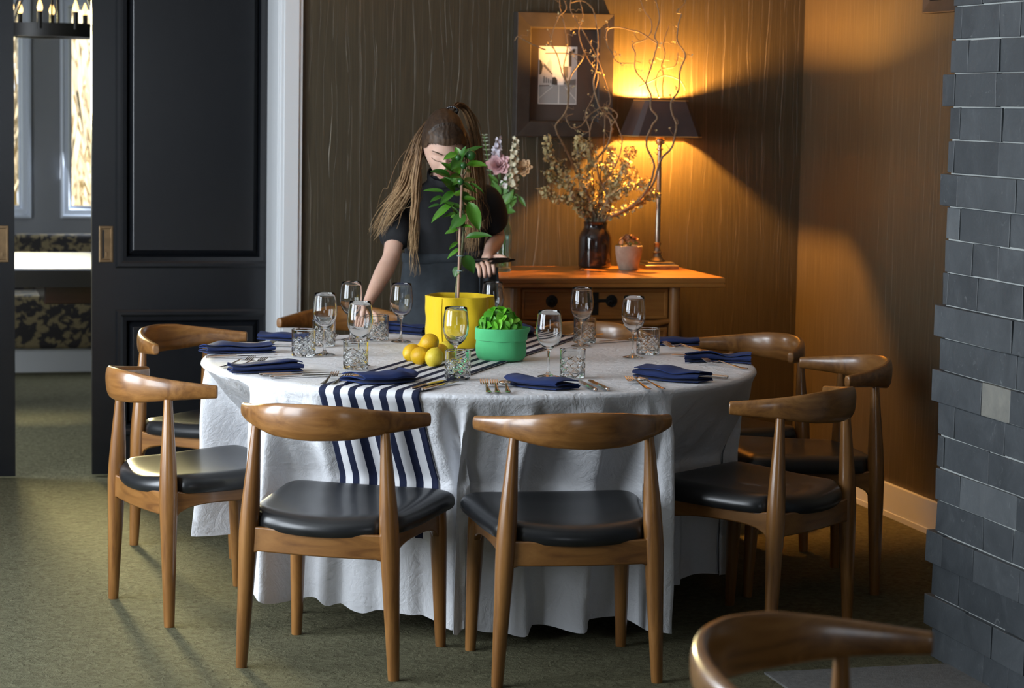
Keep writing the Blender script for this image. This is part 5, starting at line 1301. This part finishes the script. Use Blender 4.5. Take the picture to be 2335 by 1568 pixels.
me = hair.mesh('hair', M['hair'], angle=180)
ca = me.attributes.new('tone', 'FLOAT', 'POINT'); ca.data.foreach_set('value', tone)
link('hair', me, woman)
m = MB()
for k in range(16):
    a = 2 * PI * k / 16; c = Vector((.026 + .020 * math.cos(a), -.128 - .010 * math.sin(a) * .4, 1.532 + .014 * math.sin(a))); m.ball(c, .0058, 8, 6)
M['bead'] = plain('black_beads', (.012, .011, .012), .12); m.build('hair_tie', M['bead'], woman)

# knives she carries
R0 = Matrix.Rotation(WRZ, 4, 'Z'); kp = WO + R0 @ Vector((.105, -.085, .975))
for i, (dz, da, tl) in enumerate(((.0, .06, .12), (.0125, -.06, .05), (-.010, .02, .20))):
    (h, e), nm = CUT['knife']
    t = thing('knife', ('knife held in the woman\'s hand, blade outermost to the right', 'knife held in the woman\'s hand, upper dark blade', 'knife held in the woman\'s hand, lowest of the bunch')[i], 'knife', kp + Vector((0, 0, dz)), WRZ + da, 'knives carried by the woman')
    t.rotation_euler = (.5, -tl * .5 - .05, WRZ - .85 + da); link('handle', h, t); link(nm, e, t)
# ------------------------------------------------------------------ far room: table, banquette, chandelier, garden
M['far_top'] = plain('pale_table_top', (.34, .36, .42), .75, Specular_IOR_Level=.08); M['ebony'] = plain('black_table_edge', (.010, .010, .011), .4); M['maroon'] = wood('dark_red_wood', (.020, .006, .004), (.035, .010, .006), (.05, .014, .008), 0)
t = thing('far_table', 'white-topped table with thick black edge beyond the sliding doors', 'table', (1.0, 11.62, 0))
m = MB(); m.box(-1.25, 1.25, -.575, .575, .742, .75); m.build('table_top', M['far_top'], t, smooth=False)
m = MB(); m.box(-1.25, 1.25, -.575, .575, .662, .742); m.build('edge_band', M['ebony'], t, smooth=False)
m = MB(); m.box(-.40, 1.15, -.50, .50, .575, .662); m.build('apron', M['maroon'], t, smooth=False, bevel=.006)
for x in (-.9, 1.1):
    m = MB(); m.box(x - .05, x + .05, -.05, .05, .03, .662); m.box(x - .07, x + .07, -.42, .42, 0, .05); m.build('leg', M['maroon'], t, smooth=False, bevel=.006)
def damask():
    t_ = NT('leaf_damask'); v = t_.coord('Object'); vo = t_.node('ShaderNodeTexVoronoi', i_Scale=25.0, feature='SMOOTH_F1'); n = t_.noise(v, 9, 3, .6, 2.0)
    mp = t_.node('ShaderNodeVectorMath', operation='ADD'); t_.l(v, mp.inputs[0]); cb = t_.node('ShaderNodeCombineXYZ'); t_.l(t_.math('MULTIPLY', n, .18), cb.inputs[0]); t_.l(t_.math('MULTIPLY', n, .12), cb.inputs[2]); t_.l(cb.outputs[0], mp.inputs[1]); t_.l(mp.outputs[0], vo.inputs['Vector'])
    f = t_.ramp(vo.outputs['Distance'], [(.36, (1, 1, 1)), (.44, (0, 0, 0))])
    t_.set(Base_Color=t_.mix(f, (.012, .010, .012), (.19, .15, .075)), Roughness=.7, Sheen_Weight=.2); return t_.m
M['damask'] = damask()
t = thing('banquette', 'long upholstered bench in black and gold leaf fabric under the far windows', 'bench', (1.0, 13.45, 0))
m = MB(); m.box(-2.6, 2.6, -.20, .24, 0, .135); m.build('plinth', M['white'], t, smooth=False)
m = MB(); m.box(-2.6, 2.6, -.24, .24, .135, .44); m.build('seat', M['damask'], t, smooth=False, bevel=.02)
m = MB(); m.box(-2.6, 2.6, .10, .24, .44, .762); m.build('backrest', M['damask'], t, smooth=False, bevel=.02)

M['flame'] = NT('lit_candle_bulb').set(Base_Color=(1, .75, .35), Roughness=.2, Emission_Color=(1.0, .62, .20, 1), Emission_Strength=3.5)
ch = thing('chandelier', 'round black iron chandelier with candle bulbs hanging in the far room', 'chandelier', (.68, 11.6, 0))
m = MB(); m.lathe([(.252, 1.842), (.252, 1.904), (.246, 1.904), (.246, 1.842)], 64, closed=True); m.lathe([(.258, 1.838), (.258, 1.848), (.24, 1.848), (.24, 1.838)], 64, closed=True); m.build('ring', M['iron'], ch)
for k in range(6):
    a = 2 * PI * (k + .38) / 6; m = MB(); m.tube([(.248 * math.cos(a), .248 * math.sin(a), 1.90), (.012 * math.cos(a), .012 * math.sin(a), 2.40)], .0055, 6); m.build('rod', M['iron'], ch)
m = MB(); m.tube([(0, 0, 2.38), (0, 0, 2.74)], .007, 8); m.lathe([(0, 2.75), (.05, 2.748), (.05, 2.72), (.015, 2.70), (0, 2.70)], 20); m.build('stem', M['iron'], ch)
for k in range(9):
    a = -PI / 2 + 2 * PI * (k + .5) / 9; c = (.246 * math.cos(a), .246 * math.sin(a), 0)
    m = MB(); m.lathe([(0, 1.875), (.013, 1.875), (.013, 1.958), (0, 1.958)], 12, c=c); m.build('candle_sleeve', M['iron'], ch)
    m = MB(); m.lathe([(0, 1.957), (.009, 1.958), (.0135, 1.972), (.013, 1.982), (.007, 2.002), (.002, 2.016), (0, 2.017)], 12, c=c); m.build('candle_bulb', M['flame'], ch)

# garden outside the far windows: skirt of dry palm fronds against a pale bank
M['frond'] = mottled('dry_frond', (.70, .58, .38), (.86, .78, .62), 6, .8); M['lawn'] = mottled('dry_grass', (.30, .30, .12), (.45, .42, .2), 3, .9)
b = MB(); b.box(-12, 16, 13.86, 40, -.4, -.3); struct('ground', b, M['lawn'])
fr = random.Random(11)
t = thing('palm_tree', 'palm trunk skirted with pale dry fronds outside the far windows', 'tree', (.95, 15.2, -.3))
m = MB(); m.lathe([(0, 0), (.30, 0), (.26, 1.5), (.25, 3.6), (0, 3.6)], 16); m.build('trunk', M['frond'], t)
m = MB()
for k in range(900):
    a = fr.uniform(PI, 2 * PI) if k % 4 else fr.uniform(0, 2 * PI); z = fr.uniform(.3, 3.4); L = fr.uniform(.5, 1.2); r = .28 + fr.uniform(0, .35)
    d = Vector((math.cos(a) * fr.uniform(.0, .7) + fr.uniform(-.35, .35), math.sin(a) * .5, -1)).normalized(); p = Vector((r * math.cos(a), r * math.sin(a), z)); w = fr.uniform(.006, .02)
    s = d.cross(Vector((0, 1, .2))).normalized() * w; e = p + d * L * .5 + Vector((0, 0, .03)); q = p + d * L
    m.add([p - s, p + s, e + s * .8, e - s * .8, q], [(0, 1, 2, 3), (3, 2, 4)])
o = m.build('fronds', M['frond'], t, smooth=False); o['kind'] = 'stuff'
M['hedge'] = mottled('garden_green', (.10, .20, .03), (.28, .38, .08), 5, .9)
t = thing('garden_bush', 'leafy bush behind the dry palm, green between its fronds', 'bush', (.6, 17.5, -.3))
m = MB()
for k in range(2200):
    u = Vector((fr.gauss(0, 1), fr.gauss(0, .5), fr.gauss(0, 1))); u.normalize(); p = Vector((u.x * 3.0, u.y * .9, 1.6 + u.z * 1.7)); s = .09
    if p.z < 0: continue
    b1 = Vector((fr.uniform(-1, 1), fr.uniform(-1, 1), fr.uniform(-1, 1))).normalized() * s; b2 = b1.orthogonal().normalized() * s * .5
    m.add([p - b1, p + b2, p + b1, p - b2], [(0, 1, 2, 3)])
o = m.build('leaves', M['hedge'], t, smooth=False); o['kind'] = 'stuff'
m = MB(); m.tube([(0, 0, 0), (.1, 0, .8), (-.1, 0, 1.6)], [.1, .08, .05], 8); m.build('trunk', M['bark'], t)

# second frame on the right wall, mostly behind the pillar, and the grey hearth carpet by the pillar
t = thing('framed_picture', 'dark frame on the right wall, only its lower corner showing beside the pillar top', 'picture', (XR, 6.82, 2.218))
m = MB()
rings = []
for (ins, pr) in [(0, .003), (0, .035), (.004, .037), (.045, .028), (.05, .006)]:
    rings.append([(-pr, -.60 + ins, -.30 + ins), (-pr, .60 - ins + .58, -.30 + ins), (-pr, .60 - ins + .58, .30 - ins), (-pr, -.60 + ins, .30 - ins)])
m.loft(rings, cap=False); m.build('frame', M['frame'], t, smooth=False)
m = MB(); m.box(-.012, -.006, -.55, 1.13, -.25, .25); m.build('mount', M['mat_board'], t, smooth=False)
